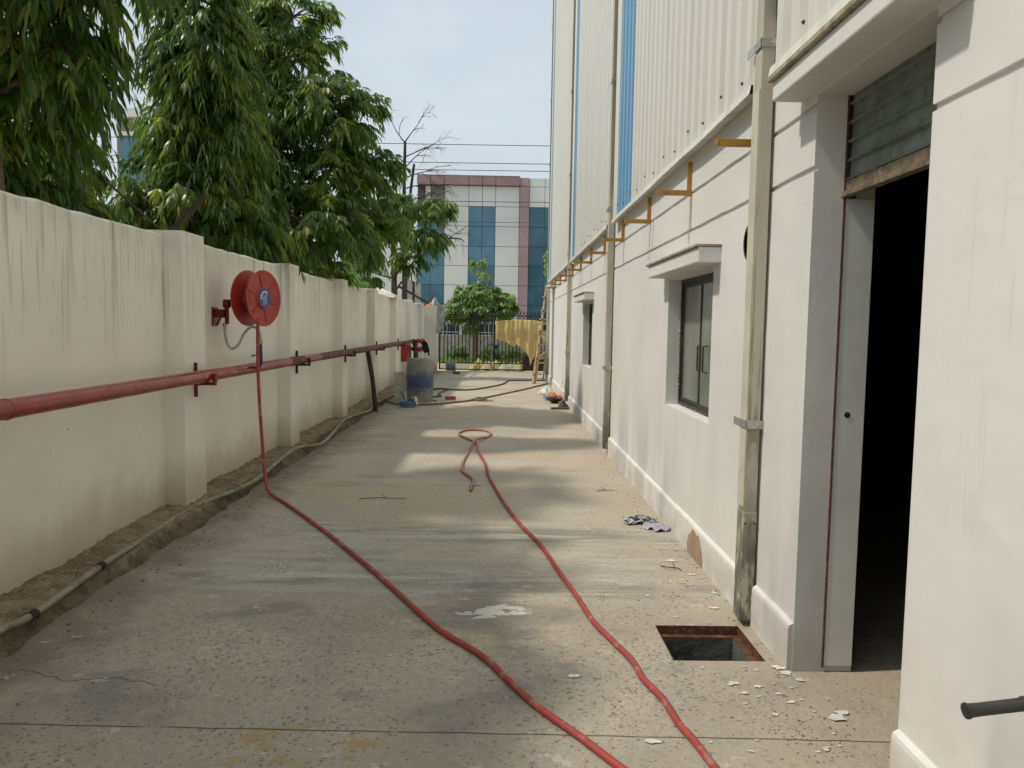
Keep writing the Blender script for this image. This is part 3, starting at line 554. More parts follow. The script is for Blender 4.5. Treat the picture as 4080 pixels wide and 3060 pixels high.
# barbed-wire Y posts on the wall
def ypost(y, label, la, lb, x=-2.84):
    t = thing('wire_post', (x, y, WT), label, 'fence post')
    MB().bar((x, y, WT - 0.15), (x, y, WT + 0.06), .05, .05).build('stub', 'postbrown', t)
    MB().bar((x, y, WT + 0.02), (x + la[0], y + la[1], WT + la[2]), .045, .045).build('arm', 'postbrown', t)
    MB().bar((x, y, WT + 0.02), (x + lb[0], y + lb[1], WT + lb[2]), .05, .012).build('arm', 'postbrown', t)
ypost(6.62, 'rusty Y-shaped post on the wall above the nearest pilaster', (0.30, 0.1, 0.38), (-0.48, -0.05, 0.46))
ypost(20.0, 'far rusty Y-shaped post above the wall beside the striped hoarding', (0.25, 0.1, 0.42), (-0.35, 0.0, 0.36))

# ================================================================== FIRE MAIN (red pipe)
PX, PZ, PR = -2.475, 1.145, 0.052
main = thing('fire_pipe', (PX, 12, 0), 'long red and brown fire water pipe bracketed along the cream wall', 'pipe')
def psec(y0, y1, mat, r=PR, name='pipe_section'):
    n = max(2, int((y1 - y0) / .6)); MB().tube([(PX, y0 + (y1 - y0) * k / n, PZ) for k in range(n + 1)], r, 18).build(name, mat, main, smooth='auto')
psec(-3, 3.86, 'red'); psec(3.86, 9.0, 'red'); psec(9.0, 9.62, 'primer', PR + .001); psec(9.62, 10.5, 'red'); psec(10.5, 15.1, 'primer'); psec(15.1, 21.78, 'primer')
for y, mt in ((3.86, 'red'), (9.3, 'primer'), (15.1, 'primer')):
    MB().lathe([(PR, -.012), (PR + .004, -.006), (PR + .004, .006), (PR, .012)], (PX, y, PZ), (0, 1, 0), 18).build('weld_band', mt, main, smooth=True)

def bracket(y, mat):
    m = MB(); w = 0.020
    m.box(PIL - 0.001, PIL + 0.030, y - .004, y + .002, 0.965, 1.255); m.box(PIL - .001, PIL + .005, y + .002, y + w, .965, 1.255)
    m.box(PIL + 0.030, PIL + 0.185, y - w, y + w, 1.065, 1.093); m.box(PIL + 0.160, PIL + 0.186, y - w + .002, y + w + .012, 1.093, 1.165)
    return m.build('bracket', mat, main, bevel=0.002)
for y, mt in ((6.50, 'deepred'), (9.71, 'darkprimer'), (12.74, 'darkprimer'), (15.94, 'darkprimer'), (19.25, 'darkprimer')): bracket(y, mt)
MB().tube([(PX, 14.35, PZ - .03), (-2.36, 14.2, 0.6), (-2.27, 14.1, -0.06)], [.046, .043, .043], 14).build('support_post', 'darkprimer', main, smooth='auto')
MB().tube([(PX, 21.75, PZ), (PX, 21.88, PZ - .01), (PX + .04, 21.95, PZ - .1), (PX + .06, 21.95, PZ - .3), (PX + .06, 21.95, 0.0)], .07, 14).build('riser', 'primer', main, smooth='auto')
MB().tube([(PX, 21.5, PZ + .005), (PX + .16, 21.5, PZ + .02)], .04, 12).build('branch_pipe', 'darkprimer', main, smooth='auto')
MB().tube([(PX, 21.85, PZ - .22), (PX + .12, 21.7, PZ - .2)], .07, 12).build('branch_pipe', 'primer', main, smooth='auto')
def landing_valve(x, z, y=21.5):
    v = MB().lathe([(.03, -.1), (.075, -.09), (.08, -.06), (.05, -.03), (.06, .02), (.085, .03), (.085, .06), (.03, .07)], (x, y, z), (1, -0.2, -.1), 16).build('landing_valve', 'reelred', main, smooth='auto')
    c = Vector((x + .1, y - .03, z)); m = MB()
    m.tube([c + Vector((0, .075 * math.cos(k * math.pi / 8), .075 * math.sin(k * math.pi / 8))) for k in range(17)], .01, 6)
    m.bar(c - Vector((0, .07, 0)), c + Vector((0, .07, 0)), .012, .012); m.bar(c - Vector((0, 0, .07)), c + Vector((0, 0, .07)), .012, .012)
    m.build('handwheel', 'deepred', v, smooth=True)
landing_valve(-2.24, PZ + .01); landing_valve(-2.30, PZ - .22, 21.62)

# hose cabinet and the cloth on the valve
hb = thing('hose_box', (-2.62, 21.4, .6), 'bright red fire hose cabinet on the wall above the barrel', 'hose cabinet')
MB().box(-2.738, -2.53, 21.15, 21.72, .59, 1.06).build('body', 'reelred', hb, bevel=.008)
MB().box(-2.529, -2.512, 21.18, 21.69, .62, 1.03).build('door', 'reelred', hb, bevel=.004)
MB().box(-2.511, -2.507, 21.28, 21.6, .70, .96).build('door_pane', 'wglass', hb)
def cloth(name, mat, outline, y, amp, label, cat, nx=26, nz=16, sway=0.0, thick=0.008, freq=14):
    """outline: list of (x, ztop, zbottom) left to right; a hanging sheet with vertical folds"""
    m = MB(); xs = [o[0] for o in outline]
    def at(x, k):
        return float(np.interp(x, xs, [o[k] for o in outline]))
    for i in range(nx + 1):
        x = xs[0] + (xs[-1] - xs[0]) * i / nx; zt, zb = at(x, 1), at(x, 2)
        for j in range(nz + 1):
            t = j / nz; f = amp * (math.sin(x * freq + 0.7 * math.sin(t * 3)) * (0.4 + .6 * t) + .4 * math.sin(x * freq * 2.3 + 2 + t * 2)) + amp * .5 * math.sin(t * 9 + x * 3)
            m.v.append((x + sway * t, y + f, zt + (zb - zt) * t))
    for i in range(nx):
        for j in range(nz): a = i * (nz + 1) + j; m.f.append((a, a + 1, a + nz + 2, a + nz + 1))
    o = m.build(name, mat, smooth=True, solid=thick); return tag(o, label, cat)
cloth('black_cloth', 'blackcloth', [(-2.19, 1.08, .98), (-2.14, 1.20, .84), (-2.09, 1.16, .82), (-2.03, 1.10, .86), (-2.01, 1.0, .74), (-1.98, .92, .76)], 21.42, .02,
      'limp black cloth hanging from the fire hydrant valve', 'cloth', 12, 10)

# ================================================================== HOSE REEL
RC = Vector((-2.27, 7.42, 1.832)); RN = Vector((0.947, -0.32, 0)).normalized(); RD = 0.268; RW = 0.175
reel = thing('hose_reel', (RC.x, RC.y, RC.z), 'red fire hose reel with blue label mounted on the cream wall', 'hose reel')
S = RN.cross(Vector((0, 0, 1))).normalized(); U = Vector((0, 0, 1))
def disc(c, sgn, nm):
    prof = [(0.05, .004), (.105, .004), (.108, 0), (.112, -.008), (.225, -.010), (.235, -.004), (.250, .004), (.262, .006), (RD, .0), (.264, -.008), (.235, -.016), (.05, -.016)]
    o = MB().lathe([(rr, h * sgn) for rr, h in prof], c, RN, 56).build(nm, 'reelred', reel, smooth='auto')
    for k in range(6):
        a = 2 * math.pi * (k + .3) / 6; dv = S * math.cos(a) + U * math.sin(a)
        MB().bar(c + dv * .110 + RN * (sgn * -.006), c + dv * .230 + RN * (sgn * -.007), .014, .010, RN).build('rib', 'reelred', o, bevel=.003)
    return o
front = disc(RC, 1, 'front_disc'); back = disc(RC - RN * RW, -1, 'back_disc')
MB().lathe([(.085, -RW + .02), (.085, -.018)], RC, RN, 28).build('drum', 'deepred', reel, smooth='auto')
coil = MB()
for L, rr in enumerate((.099, .124)):
    pts = []
    for k in range(6 * 24 + 1):
        a = 2 * math.pi * k / 24; h = -RW + .035 + (RW - .07) * (k / 144 if L == 0 else 1 - k / 144); pts.append(RC + RN * h + (S * math.cos(a) + U * math.sin(a)) * rr)
    coil.tube(pts, .0135, 8)
coil.build('hose_coil', 'hosered', reel, smooth=True)
lab = MB().lathe([(.0, .012), (.094, .012), (.096, .010), (.096, .004)][::-1], RC, RN, 40).build('label_plate', 'bluelabel', front, smooth='auto')
m = MB()
def onlab(x, y, h=.0135): return RC + S * x + U * y + RN * h
def lab_arc(r0, r1, a0, a1, n=16):
    vs = []
    for k in range(n + 1):
        a = a0 + (a1 - a0) * k / n; vs += [onlab(r0 * math.cos(a), r0 * math.sin(a)), onlab(r1 * math.cos(a), r1 * math.sin(a))]
    m.add(vs, [(2 * k, 2 * k + 1, 2 * k + 3, 2 * k + 2) for k in range(n)])
lab_arc(.052, .070, math.radians(-10), math.radians(125))
def lab_line(x, y, w, t, a=0.0):
    ca, sa = math.cos(a), math.sin(a); q = []
    for dx, dy in ((-w, -t), (w, -t), (w, t), (-w, t)): q.append(onlab(x + dx * ca - dy * sa, y + dx * sa + dy * ca))
    m.add(q, [(0, 1, 2, 3)])
for k in range(7):
    lab_line(-.010 + .006 * (k % 3), .030 - .014 * k, .034 - .004 * (k % 2), .0024, -.45)
for k in range(5): lab_line(.030, .022 - .013 * k, .013, .002, -.45)
lab_arc(.0, .009, 0, 6.283, 12)
m.build('label_print', 'labelwhite', front)
for k in range(5):
    a = 2 * math.pi * (k + .25) / 5
    MB().lathe([(.0055, .010), (.0055, .016), (.002, .018)], RC + (S * math.cos(a) + U * math.sin(a)) * .082, RN, 8).build('bolt', 'steelplate', front)
# wall bracket, swivel and arm
BK = Vector((-2.625, 7.42, 1.70))
m = MB(); m.box(-2.739, -2.725, 7.33, 7.47, 1.56, 1.74); m.box(-2.725, -2.64, 7.37, 7.42, 1.64, 1.72); m.bar((-2.70, 7.37, 1.57), (-2.65, 7.37, 1.69), .02, .02)
m.build('wall_bracket', 'deepred', reel, bevel=.004)
m = MB().tube([(BK.x, BK.y, 1.58), (BK.x, BK.y, 1.745)], .020, 12); m.lathe([(.033, 0), (.038, .01), (.038, .06), (.033, .075), (.03, .08)], (BK.x, BK.y, 1.735), (0, 0, 1), 12)
m.build('swivel', 'deepred', reel, smooth='auto')
hub = RC - RN * (RW + .005)
MB().tube([(BK.x, BK.y, 1.775), (BK.x + .08, BK.y + .02, 1.775), tuple(hub + Vector((0, 0, -.05))), tuple(hub)], .017, 12).build('swing_arm', 'deepred', reel, smooth='auto')
fp = smooth_path([(BK.x, BK.y, 1.585), (BK.x, BK.y, 1.50), (-2.605, 7.43, 1.39), (-2.565, 7.44, 1.345), (-2.51, 7.45, 1.385), (-2.45, 7.46, 1.50), (-2.385, 7.46, 1.555), (-2.32, 7.46, 1.535), (-2.30, 7.46, 1.47), (-2.30, 7.46, 1.42)])
fp = [Vector((p.x - .02, p.y, p.z)) for p in fp]
MB().tube(fp, .0125, 12).build('feed_hose', 'steel', reel, smooth=True)
VX, VY = -2.32, 7.46
MB().lathe([(.016, 0), (.02, .004), (.02, .03), (.016, .034)], (BK.x - .02, BK.y, 1.555), (0, 0, 1), 8).build('coupling', 'brass', reel); m = MB().lathe([(.018, 0), (.021, .004), (.021, .028), (.016, .06)], (VX, VY, 1.39), (0, 0, 1), 8)
m.build('coupling', 'brass', reel)
vb = MB().lathe([(.013, 1.18 - 1.26), (.02, -.06), (.021, .035), (.017, .05), (.018, .06), (.018, .115), (.014, .13)], (VX, VY, 1.265), (0, 0, 1), 14).build('valve', 'bluevalve', reel, smooth='auto')
m = MB(); m.bar((VX, VY - .02, 1.285), (VX - .05, VY - .03, 1.285), .012, .010); m.bar((VX - .05, VY - .03, 1.285), (VX - .075, VY - .03, 1.275), .014, .014); m.build('valve_handle', 'bluevalve', vb)
m = MB().tube([(VX - .02, VY, 1.21), (VX - .02, VY, 1.17), (VX + .0, VY, 1.165), (-2.43, VY, 1.165)], .014, 8); m.build('outlet_pipe', 'deepred', reel, smooth='auto')

# hose from the reel, over the pipe and across the yard
HR = 0.0155
pts = [tuple(RC - RN * .06 + S * (-.03) + U * -.125), (-2.30, 7.33, 1.60), (-2.295, 7.30, 1.40), (-2.285, 7.27, 1.15), (-2.265, 7.25, .80), (-2.235, 7.22, .48), (-2.20, 7.17, .20), (-2.13, 7.05, .05), (-1.98, 6.86, .015)]
g1 = [(-1.85, 6.66), (-1.56, 6.19), (-1.25, 5.67), (-1.02, 5.26), (-0.74, 4.75), (-0.46, 4.21), (-0.29, 3.90), (-0.07, 3.60), (0.03, 3.40), (0.13, 3.19), (0.21, 3.05), (0.33, 2.87), (0.46, 2.656), (0.62, 2.42), (0.85, 2.0), (1.0, 1.4), (0.95, 0.6), (0.7, 0.0)]
pts += [(x, y, HR + .001) for x, y in g1]
tag(MB().tube(smooth_path(pts), HR, 12).build('fire_hose', 'hosered', smooth=True), 'red hose dropping from the reel and running to the bottom edge', 'hose')
h2 = [(-0.265, 7.50), (-0.258, 7.68), (-0.26, 7.83), (-0.32, 8.06), (-0.40, 8.32), (-0.41, 8.58), (-0.42, 8.91), (-0.39, 9.60), (-0.35, 10.18), (-0.31, 10.50), (-0.25, 10.67), (-0.18, 10.92), (-0.12, 11.23), (-0.16, 11.47), (-0.23, 11.63), (-0.37, 11.69), (-0.51, 11.62),
      (-0.58, 11.42), (-0.60, 11.20), (-0.54, 10.98), (-0.43, 10.70), (-0.34, 10.45), (-0.30, 10.28), (-0.25, 9.54), (-0.16, 8.80), (-0.10, 7.99), (-0.03, 7.43), (0.04, 6.91), (0.13, 6.34), (0.21, 5.93), (0.31, 5.51), (0.40, 4.90), (0.47, 4.45), (0.52, 4.07), (0.58, 3.83),
      (0.65, 3.57), (0.67, 3.37), (0.72, 3.18), (0.74, 2.98), (0.77, 2.85), (0.81, 2.62), (0.9, 2.2), (1.02, 1.7), (1.1, 1.0), (1.0, 0.2)]
def hz(i): return HR + .001 + (.028 if i == 9 else .024 if i in (10, 8) else 0)
h2t = thing('fire_hose', (-0.27, 7.5, 0), 'dusty red hose with a loop and a brass nozzle end on the concrete', 'hose')
h2p = smooth_path([(x, y, hz(i)) for i, (x, y) in enumerate(h2)])
split = 23 * 6
MB().tube(h2p[:split + 1], HR, 12).build('hose_end', 'hosedust', h2t, smooth=True); MB().tube(h2p[split:], HR, 12).build('hose_run', 'hosered', h2t, smooth=True)
m = MB().lathe([(.017, 0), (.019, .01), (.019, .05), (.012, .06), (.011, .16), (.014, .17), (.014, .19)], (-0.264, 7.52, .02), (-.02, -1, -.03), 12); m.build('nozzle', 'brass', h2t, smooth='auto')
MB().bar((-.26, 7.47, .03), (-.17, 7.45, .045), .012, .006).build('nozzle_lever', 'reelred', h2t)

# conduit along the gutter
cpts = [(-2.50, 2.2), (-2.47, 3.2), (-2.45, 3.72), (-2.42, 3.94), (-2.47, 4.72), (-2.49, 5.15), (-2.54, 6.20), (-2.52, 6.48), (-2.40, 7.11), (-2.38, 7.70), (-2.50, 9.34), (-2.30, 9.80), (-2.34, 10.71), (-2.48, 12.24), (-2.40, 13.28), (-2.34, 13.72), (-2.42, 15.06), (-2.40, 15.67), (-2.36, 18.5), (-2.42, 21.2)]
cd = thing('conduit_pipe', (-2.45, 8, 0), 'dusty grey pipe snaking along the gutter below the red pipe', 'pipe')
cp = smooth_path([(x, y, .062 + .012 * wob(y)) for x, y in cpts]); MB().tube(cp, .021, 12).build('pipe_run', 'conduit', cd, smooth=True)
for yk in (3.93, 4.72, 6.5, 7.1, 9.4, 10.6, 12.3, 13.3, 15.2):
    i = min(range(len(cp) - 1), key=lambda i: abs(cp[i].y - yk)); dv = (cp[i + 1] - cp[i]).normalized()
    MB().lathe([(.021, -.03), (.026, -.027), (.026, .027), (.021, .03)], cp[i], dv, 12).build('coupling', 'conduit' if yk > 5 else 'grimeholeblack', cd, smooth='auto')

# ================================================================== INDUSTRIAL SHED (right)
shed = thing('industrial_shed', (XR, 10, 0), 'white plastered shed with ribbed cream cladding and open shutter door', 'building')
YE = 22.5                                              # far end of the shed
D1 = (2.55, 3.50, 0.0, 2.655); D2 = (20.35, 21.15, 0.0, 2.655)
W1 = (5.10, 6.45, 0.97, 2.01); W2 = (11.80, 13.10, 0.97, 2.00)
holes = [D1, D2, W1, W2]; GR = [(2.322, 2.347), (2.598, 2.623)]; TH = 0.28
zl = sorted({0.0, 0.205, 3.2} | {round(.14 * i, 3) for i in range(1, 16)}  | {h[2] for h in holes} | {h[3] for h in holes} | {z for g_ in GR for z in g_})
yl = sorted({round(-8 + .2 * i, 3) for i in range(153)} | {h[0] for h in holes} | {h[1] for h in holes} | {YE}); yl = [y for y in yl if y <= YE]
def depth(y, z):
    for h in holes:
        if h[0] < y < h[1] and h[2] < z < h[3]: return None
    for a, b in GR:
        if a < z < b and not any(abs(y - pq) < .0 for pq in ()): return 0.014
    return 0.0
def vj(y, zi, z):
    gz = any(abs(z - q) < 1e-6 for g_ in GR for q in g_)
    hz_ = any(abs(y - q) < 1e-6 for h in holes for q in h[:2])
    return z + (0.0045 * wob(y * 5, zi) + random.uniform(-.0015, .0015) if gz and not hz_ else 0)
VJ = {(a, b): vj(yl[a], b, zl[b]) for a in range(len(yl)) for b in range(len(zl))}
VY_ = {(a, b): (0.0 if any(abs(yl[a] - q) < 1e-6 for h in holes for q in h[:2]) and 0 < b < len(zl) - 4 else 0) for a in range(len(yl)) for b in range(len(zl))}
VX_ = {(a, b): 0.0 if any(abs(yl[a] - q) < .21 for h in holes for q in h[:2]) else 0.0022 * wob(yl[a] * 1.9 + zl[b] * 3.1, 2) for a in range(len(yl)) for b in range(len(zl))}
m = MB(); dep = {}
for a in range(len(yl) - 1):
    for b in range(len(zl) - 1): dep[a, b] = depth((yl[a] + yl[a + 1]) / 2, (zl[b] + zl[b + 1]) / 2)
def P(a, b, dp): return (XR + VX_[a, b] + dp, yl[a] + VY_[a, b], VJ[a, b])
for (a, b), dp in dep.items():
    if dp is not None: m.add([P(a, b, dp), P(a, b + 1, dp), P(a + 1, b + 1, dp), P(a + 1, b, dp)], [(0, 1, 2, 3)])
    for (a2, b2, e) in ((a + 1, b, ((a + 1, b), (a + 1, b + 1))), (a, b + 1, ((a, b + 1), (a + 1, b + 1)))):
        if (a2, b2) in dep:
            d1, d2 = dp, dep[a2, b2]; d1 = TH if d1 is None else d1; d2 = TH if d2 is None else d2
            if abs(d1 - d2) > 1e-6:
                p, q = e; m.add([P(*p, d1), P(*q, d1), P(*q, d2), P(*p, d2)], [(0, 1, 2, 3)])
m.build('wall', 'white', shed)
# back of the wall, above-wall lining, end and roof, so that the hall is closed and dark
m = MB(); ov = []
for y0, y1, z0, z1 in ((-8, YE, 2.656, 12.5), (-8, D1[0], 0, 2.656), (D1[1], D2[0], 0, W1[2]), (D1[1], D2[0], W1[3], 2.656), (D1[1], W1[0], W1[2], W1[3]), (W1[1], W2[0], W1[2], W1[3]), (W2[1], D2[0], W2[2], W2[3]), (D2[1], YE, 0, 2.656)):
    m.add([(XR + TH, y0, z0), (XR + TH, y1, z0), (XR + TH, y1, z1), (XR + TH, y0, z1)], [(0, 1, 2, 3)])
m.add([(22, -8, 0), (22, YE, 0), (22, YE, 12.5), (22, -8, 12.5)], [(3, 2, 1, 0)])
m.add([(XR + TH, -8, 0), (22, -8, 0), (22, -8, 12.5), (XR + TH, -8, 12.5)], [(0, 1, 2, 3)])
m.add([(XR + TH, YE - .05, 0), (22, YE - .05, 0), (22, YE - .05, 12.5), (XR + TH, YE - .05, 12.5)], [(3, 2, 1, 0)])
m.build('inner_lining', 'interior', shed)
MB().add([(XR, -8, -.002), (22, -8, -.002), (22, YE, -.002), (XR, YE, -.002)], [(0, 1, 2, 3)]).build('hall_floor', 'conc', shed)
MB().box(1.33, 22.2, -8.1, YE + .1, 12.5, 12.6).build('roof', 'clad', shed)
MB().box(XR + .02, 22.1, YE, YE + .06, 0, 12.5).build('end_wall', 'white', shed)
# plinth: proud band with a sloping top
for y0, y1 in ((-8, D1[0] - .003), (D1[1] + .003, 4.035), (4.10, 9.66), (9.66, 15.42), (15.42, D2[0]), (D2[1], YE)):
    n = max(2, int((y1 - y0) / .15)); m = MB()
    for k in range(n + 1):
        y = y0 + (y1 - y0) * k / n; j = .004 * wob(y * 4, 1) + random.uniform(-.002, .002); px = XR - .026 + .002 * wob(y * 3)
        m.v += [(px, y, -.01), (px, y, .205 + j), (px + .004, y, .222 + j), (XR + .004, y, .236 + j)]
    for k in range(n):
        for q in range(3): a = k * 4 + q; m.f.append((a, a + 1, a + 5, a + 4))
    for k in (0, n):
        e = m.v[k * 4 + 3]; m.v.append((e[0], e[1], -.01)); m.f.append((k * 4, k * 4 + 1, k * 4 + 2, k * 4 + 3, len(m.v) - 1))
    m.build('plinth', 'white', shed)
# patch where the plaster has come off the plinth
m = MB(); vs = []
for k in range(15):
    a = math.pi * k / 14; vs.append((XR - .0285, 5.24 + (.20 + .02 * wob(k * 1.7)) * math.cos(a), .001 + (.195 + .02 * wob(k * 1.1, 3)) * math.sin(a) ** .7))
m.add(vs, [tuple(range(15))]); m.build('bare_patch', 'earthpatch', shed)

# cladding sheets
XV, XC, ZB, ZT = 1.374, 1.341, 2.885, 12.5
def sheet(y0, y1, mat, ribs=4):
    m = MB(); w = (y1 - y0) / ribs; prof = []
    for k in range(ribs):
        a = y0 + k * w
        prof += [(a + (.003 if k else .0), XV), (a + .36 * w, XV), (a + .44 * w, XC), (a + .86 * w, XC), (a + .95 * w, XV)]
    prof = prof[:-1] + [(y1 - .016, XV)]; lo = [(x, y, ZB + .02 + .006 * wob(y * 2)) for y, x in prof]; hi = [(x, y, ZT) for y, x in prof]
    N = len(prof); m.add(lo + hi, [(i, N + i, N + i + 1, i + 1) for i in range(N - 1)])
    return m.build('cladding_sheet', mat, shed)
bays = [(-8.0, 3.93), (4.22, 9.42), (9.86, 15.15), (15.62, 21.95)]
screws = MB()
for bi, (b0, b1) in enumerate(bays):
    y = b1 - .30 if bi else b1
    if bi == 0:
        ys_ = list(np.arange(b1, b0, -.84)); cut = list(zip(ys_[1:], ys_[:-1]))
        for s0, s1 in cut: sheet(s0, s1, 'clad')
    else:
        s1 = y; s0 = y - (.95 if bi == 1 else .5); sheet(s0, s1, 'cladblue', 4 if bi == 1 else 2); s1 = s0
        while s1 > b0 + .12: s0 = max(b0, s1 - .84); sheet(s0, s1, 'clad', max(1, round((s1 - s0) / .21))); s1 = s0
        MB().box(XC - .004, XV, y + .004, b1, ZB - .02, ZT).build('corner_flashing', 'flash', shed, bevel=.004)
        MB().box(XC - .006, XV + .02, b0 - .10, b0 - .002, ZB - .03, ZT).build('corner_flashing', 'flash', shed, bevel=.004)
    # drip flashing under the sheets
    m = MB(); n = max(2, int((b1 - b0) / .3))
    for k in range(n + 1):
        yy = b0 + (b1 - b0) * k / n; j = .006 * wob(yy * 1.8, bi)
        m.v += [(XR - .002, yy, ZB + .05), (XV - .006, yy, ZB + .035 + j), (XC - .016, yy, ZB + .028 + j), (XC - .024, yy, ZB - .018 + j), (XC - .020, yy, ZB - .022 + j), (XR, yy, ZB + .0 + j)]
    for k in range(n):
        for q in range(5): a = k * 6 + q; m.f.append((a, a + 1, a + 7, a + 6))
    m.build('drip_flashing', 'flash', shed)
    yy = b0 + .2
    while yy < b1 and yy < 13:
        if yy > 2: screws.lathe([(.011, 0), (.011, .004), (.006, .005), (.006, .011), (.001, .012)], (XC - .001, yy, ZB + .10 + (.05 if int(yy * 7) % 2 else 0)), (-1, 0, 0), 6)
        yy += .42
screws.build('sheet_screw', 'screw', shed, kind='stuff')
m = MB()
for k in range(26): m.box(XC - .003, XC, 17.6 + .11 * k, 17.62 + .11 * k, 4.6 + .2 * k, 4.64 + .2 * k)

# rain downpipes
def downpipe(y, zb, split, lowmat='pipe', d=.11):
    x0, x1 = 1.312, 1.388
    o = MB().box(x0, x1, y, y + d, zb, split).build('downpipe', lowmat, shed, bevel=.006)
    MB().box(x0 + .003, x1 - .003, y + .003, y + d - .003, split - .05, 12.4).build('pipe_length', 'flash' if lowmat == 'flash' else 'pipe', o, bevel=.006)
    if zb < .04 and y < 10: MB().box(x0 - .0015, x0 + .004, y + .004, y + d - .004, zb + .62, 2.84).build('sunlit_face', 'cream', o)  # paler strip puts the sunlit look of this face into colour, with paint splashes
    for z in (1.08, 3.05, 4.6, 6.2, 8.0, 10):
        m = MB(); m.box(x0 - .006, x1 + .004, y - .006, y - .001, z, z + .045); m.box(x0 - .006, x0 - .001, y - .006, y + d + .1, z, z + .045); m.box(x1 - .004, XR + .002, y - .0065, y - .0015, z, z + .045)
        m.build('strap', 'alum', o, bevel=.0015)
        MB().lathe([(.008, 0), (.008, .004), (.003, .006)], (x0 + .055, y - .006, z + .022), (0, -1, 0), 8).build('bolt', 'steelplate', o)
    m = MB()
    for zz in (split - .03, ):
        for xx in (x0 + .012, x1 - .012): m.lathe([(.006, 0), (.006, .004), (.002, .006)], (xx, y - .001, zz - .03), (0, -1, 0), 6)
    m.build('rivet', 'screw', o); return o
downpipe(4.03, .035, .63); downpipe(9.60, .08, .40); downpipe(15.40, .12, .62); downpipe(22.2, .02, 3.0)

# windows
def window(w, name='window'):
    y0, y1, z0, z1 = w; fx = XR + .105; t = .035
    f = MB(); f.box(fx, fx + .04, y0, y0 + t, z0, z1); f.box(fx, fx + .04, y1 - t, y1, z0, z1); f.box(fx, fx + .04, y0 + t, y1 - t, z0, z0 + t); f.box(fx, fx + .04, y0 + t, y1 - t, z1 - t, z1)
    o = f.build(name, 'wframe', shed, bevel=.003); ym = (y0 + y1) / 2
    for k, (a, b, dx) in enumerate(((y0 + t, ym + .03, .004), (ym - .03, y1 - t, .02))):
        s_ = MB(); q = .032
        for c in ((a, a + q, z0 + t, z1 - t), (b - q, b, z0 + t, z1 - t), (a + q, b - q, z0 + t, z0 + t + q), (a + q, b - q, z1 - t - q, z1 - t)): s_.box(fx + dx - .006, fx + dx + .014, *c)
        s_.build('casement', 'wframe', o, bevel=.002)
        MB().box(fx + dx + .001, fx + dx + .006, a + q, b - q, z0 + t + q, z1 - t - q).build('pane', 'wglass', o)
        hy = a + .42 if k == 0 else a + .026; zc = z0 + .40 * (z1 - z0); x_ = fx + dx - .006
        MB().tube([(x_, hy + .05 * 0, zc + .10), (x_ - .035, hy, zc + .09), (x_ - .035, hy, zc - .09), (x_, hy, zc - .10)], .006, 6).build('handle', 'wframe', o)
    # broken mortar round the frame
    m = MB()
    for k in range(26):
        zz = z0 + (z1 - z0) * random.random(); pebble(m, fx - .002, y1 - random.uniform(0, .02), zz, random.uniform(.006, .02))
    for k in range(16): pebble(m, fx - .002, y0 + (y1 - y0) * random.random(), z0 + .004, random.uniform(.008, .02))
    m.build('mortar_crumbs', 'dirtyflash', o, kind='stuff')
    # hood with a thin slab on top
    hx = 1.25
    MB().box(hx, XR + .03, y0 - .17, y1 + .15, 2.03, 2.13).build('window_hood', 'white', shed, bevel=.008)
    MB().box(hx - .018, XR + .03, y0 - .175, y1 + .175, 2.131, 2.148).build('hood_slab', 'dirtyflash', shed, bevel=.004)
window(W1); window(W2)
# round vent hole behind the first downpipe
MB().lathe([(.105, 0), (.105, -.004), (.09, -.004), (.09, .06)], (XR - .001, 4.37, 2.10), (1, 0, 0), 28).build('vent_ring', 'rust', shed, smooth='auto')
MB().lathe([(.0, -.003), (.09, -.003)], (XR - .001, 4.37, 2.10), (1, 0, 0), 28).build('vent_dark', 'grimeholeblack', shed)  # flat black disc stands for the dark inside of the hole

# door canopies
def canopy(d):
    y0, y1 = d[0] - .20, d[1] + .16
    MB().box(1.25, XR + .012, y0, y1, 2.666, 2.755).build('door_canopy', 'white', shed, bevel=.008)
    MB().box(1.228, XR + .03, y0 - .01, y1 + .02, 2.757, 2.778).build('canopy_slab', 'dirtyflash', shed, bevel=.005)
canopy(D1); canopy(D2)
# rolling shutter, half up
def shutter(d, zbot):
    y0, y1 = d[0] - .06, d[1] + .04; x = 1.555
    sh = MB().box(x - .012, x + .03, y0, y1, zbot - .002, zbot + .045).build('shutter', 'shutrail', shed, bevel=.004)
    MB().box(x - .03, x + .012, y0, y1, zbot - .03, zbot - .004).build('bottom_rail', 'shutrail', sh, bevel=.004)
    z = zbot + .047; sp = .083; m = MB(); n = 5; L = []
    L = [(x - .012, 0), (x - .013, .006), (x - .004, .012), (x + .002, .02), (x + .004, .05), (x + .006, .074), (x - .004, .081), (x - .012, .083)]
    vs = [(a, y0, z + b) for a, b in L] + [(a, y1, z + b) for a, b in L]; N = len(L); m.add(vs, [(i, N + i, N + i + 1, i + 1) for i in range(N - 1)])
    s0 = m.build('slat', 'shutter', sh, smooth='auto')
    for k in range(1, 6): inst(s0, sh, (0, 0, sp * k))
    yy = d[1]
    MB().box(x - .018, x - .012, yy - .010, yy - .001, .02, 2.654).build('guide_strip', 'rust', sh)
    MB().box(x - .010, x + .034, yy - .012, yy - .001, 2.2, 2.654).build('guide_channel', 'grimeholeblack', sh)
shutter(D1, 2.235)
MB().box(1.562, 1.64, D2[0] - .05, D2[1] + .05, .0, 2.64).build('metal_door', 'shutter', shed)
MB().box(1.548, 1.678, D1[1] - .007, D1[1] - .001, .03, 2.2).build('jamb_plate', 'jamb', shed)
MB().lathe([(.012, 0), (.015, .002)], (1.60, D1[1] - .0095, 1.22), (0, 1, 0), 8).build('bolt_hole', 'grimeholeblack', shed)
# yellow pipe brackets
y = 4.22; yb = None

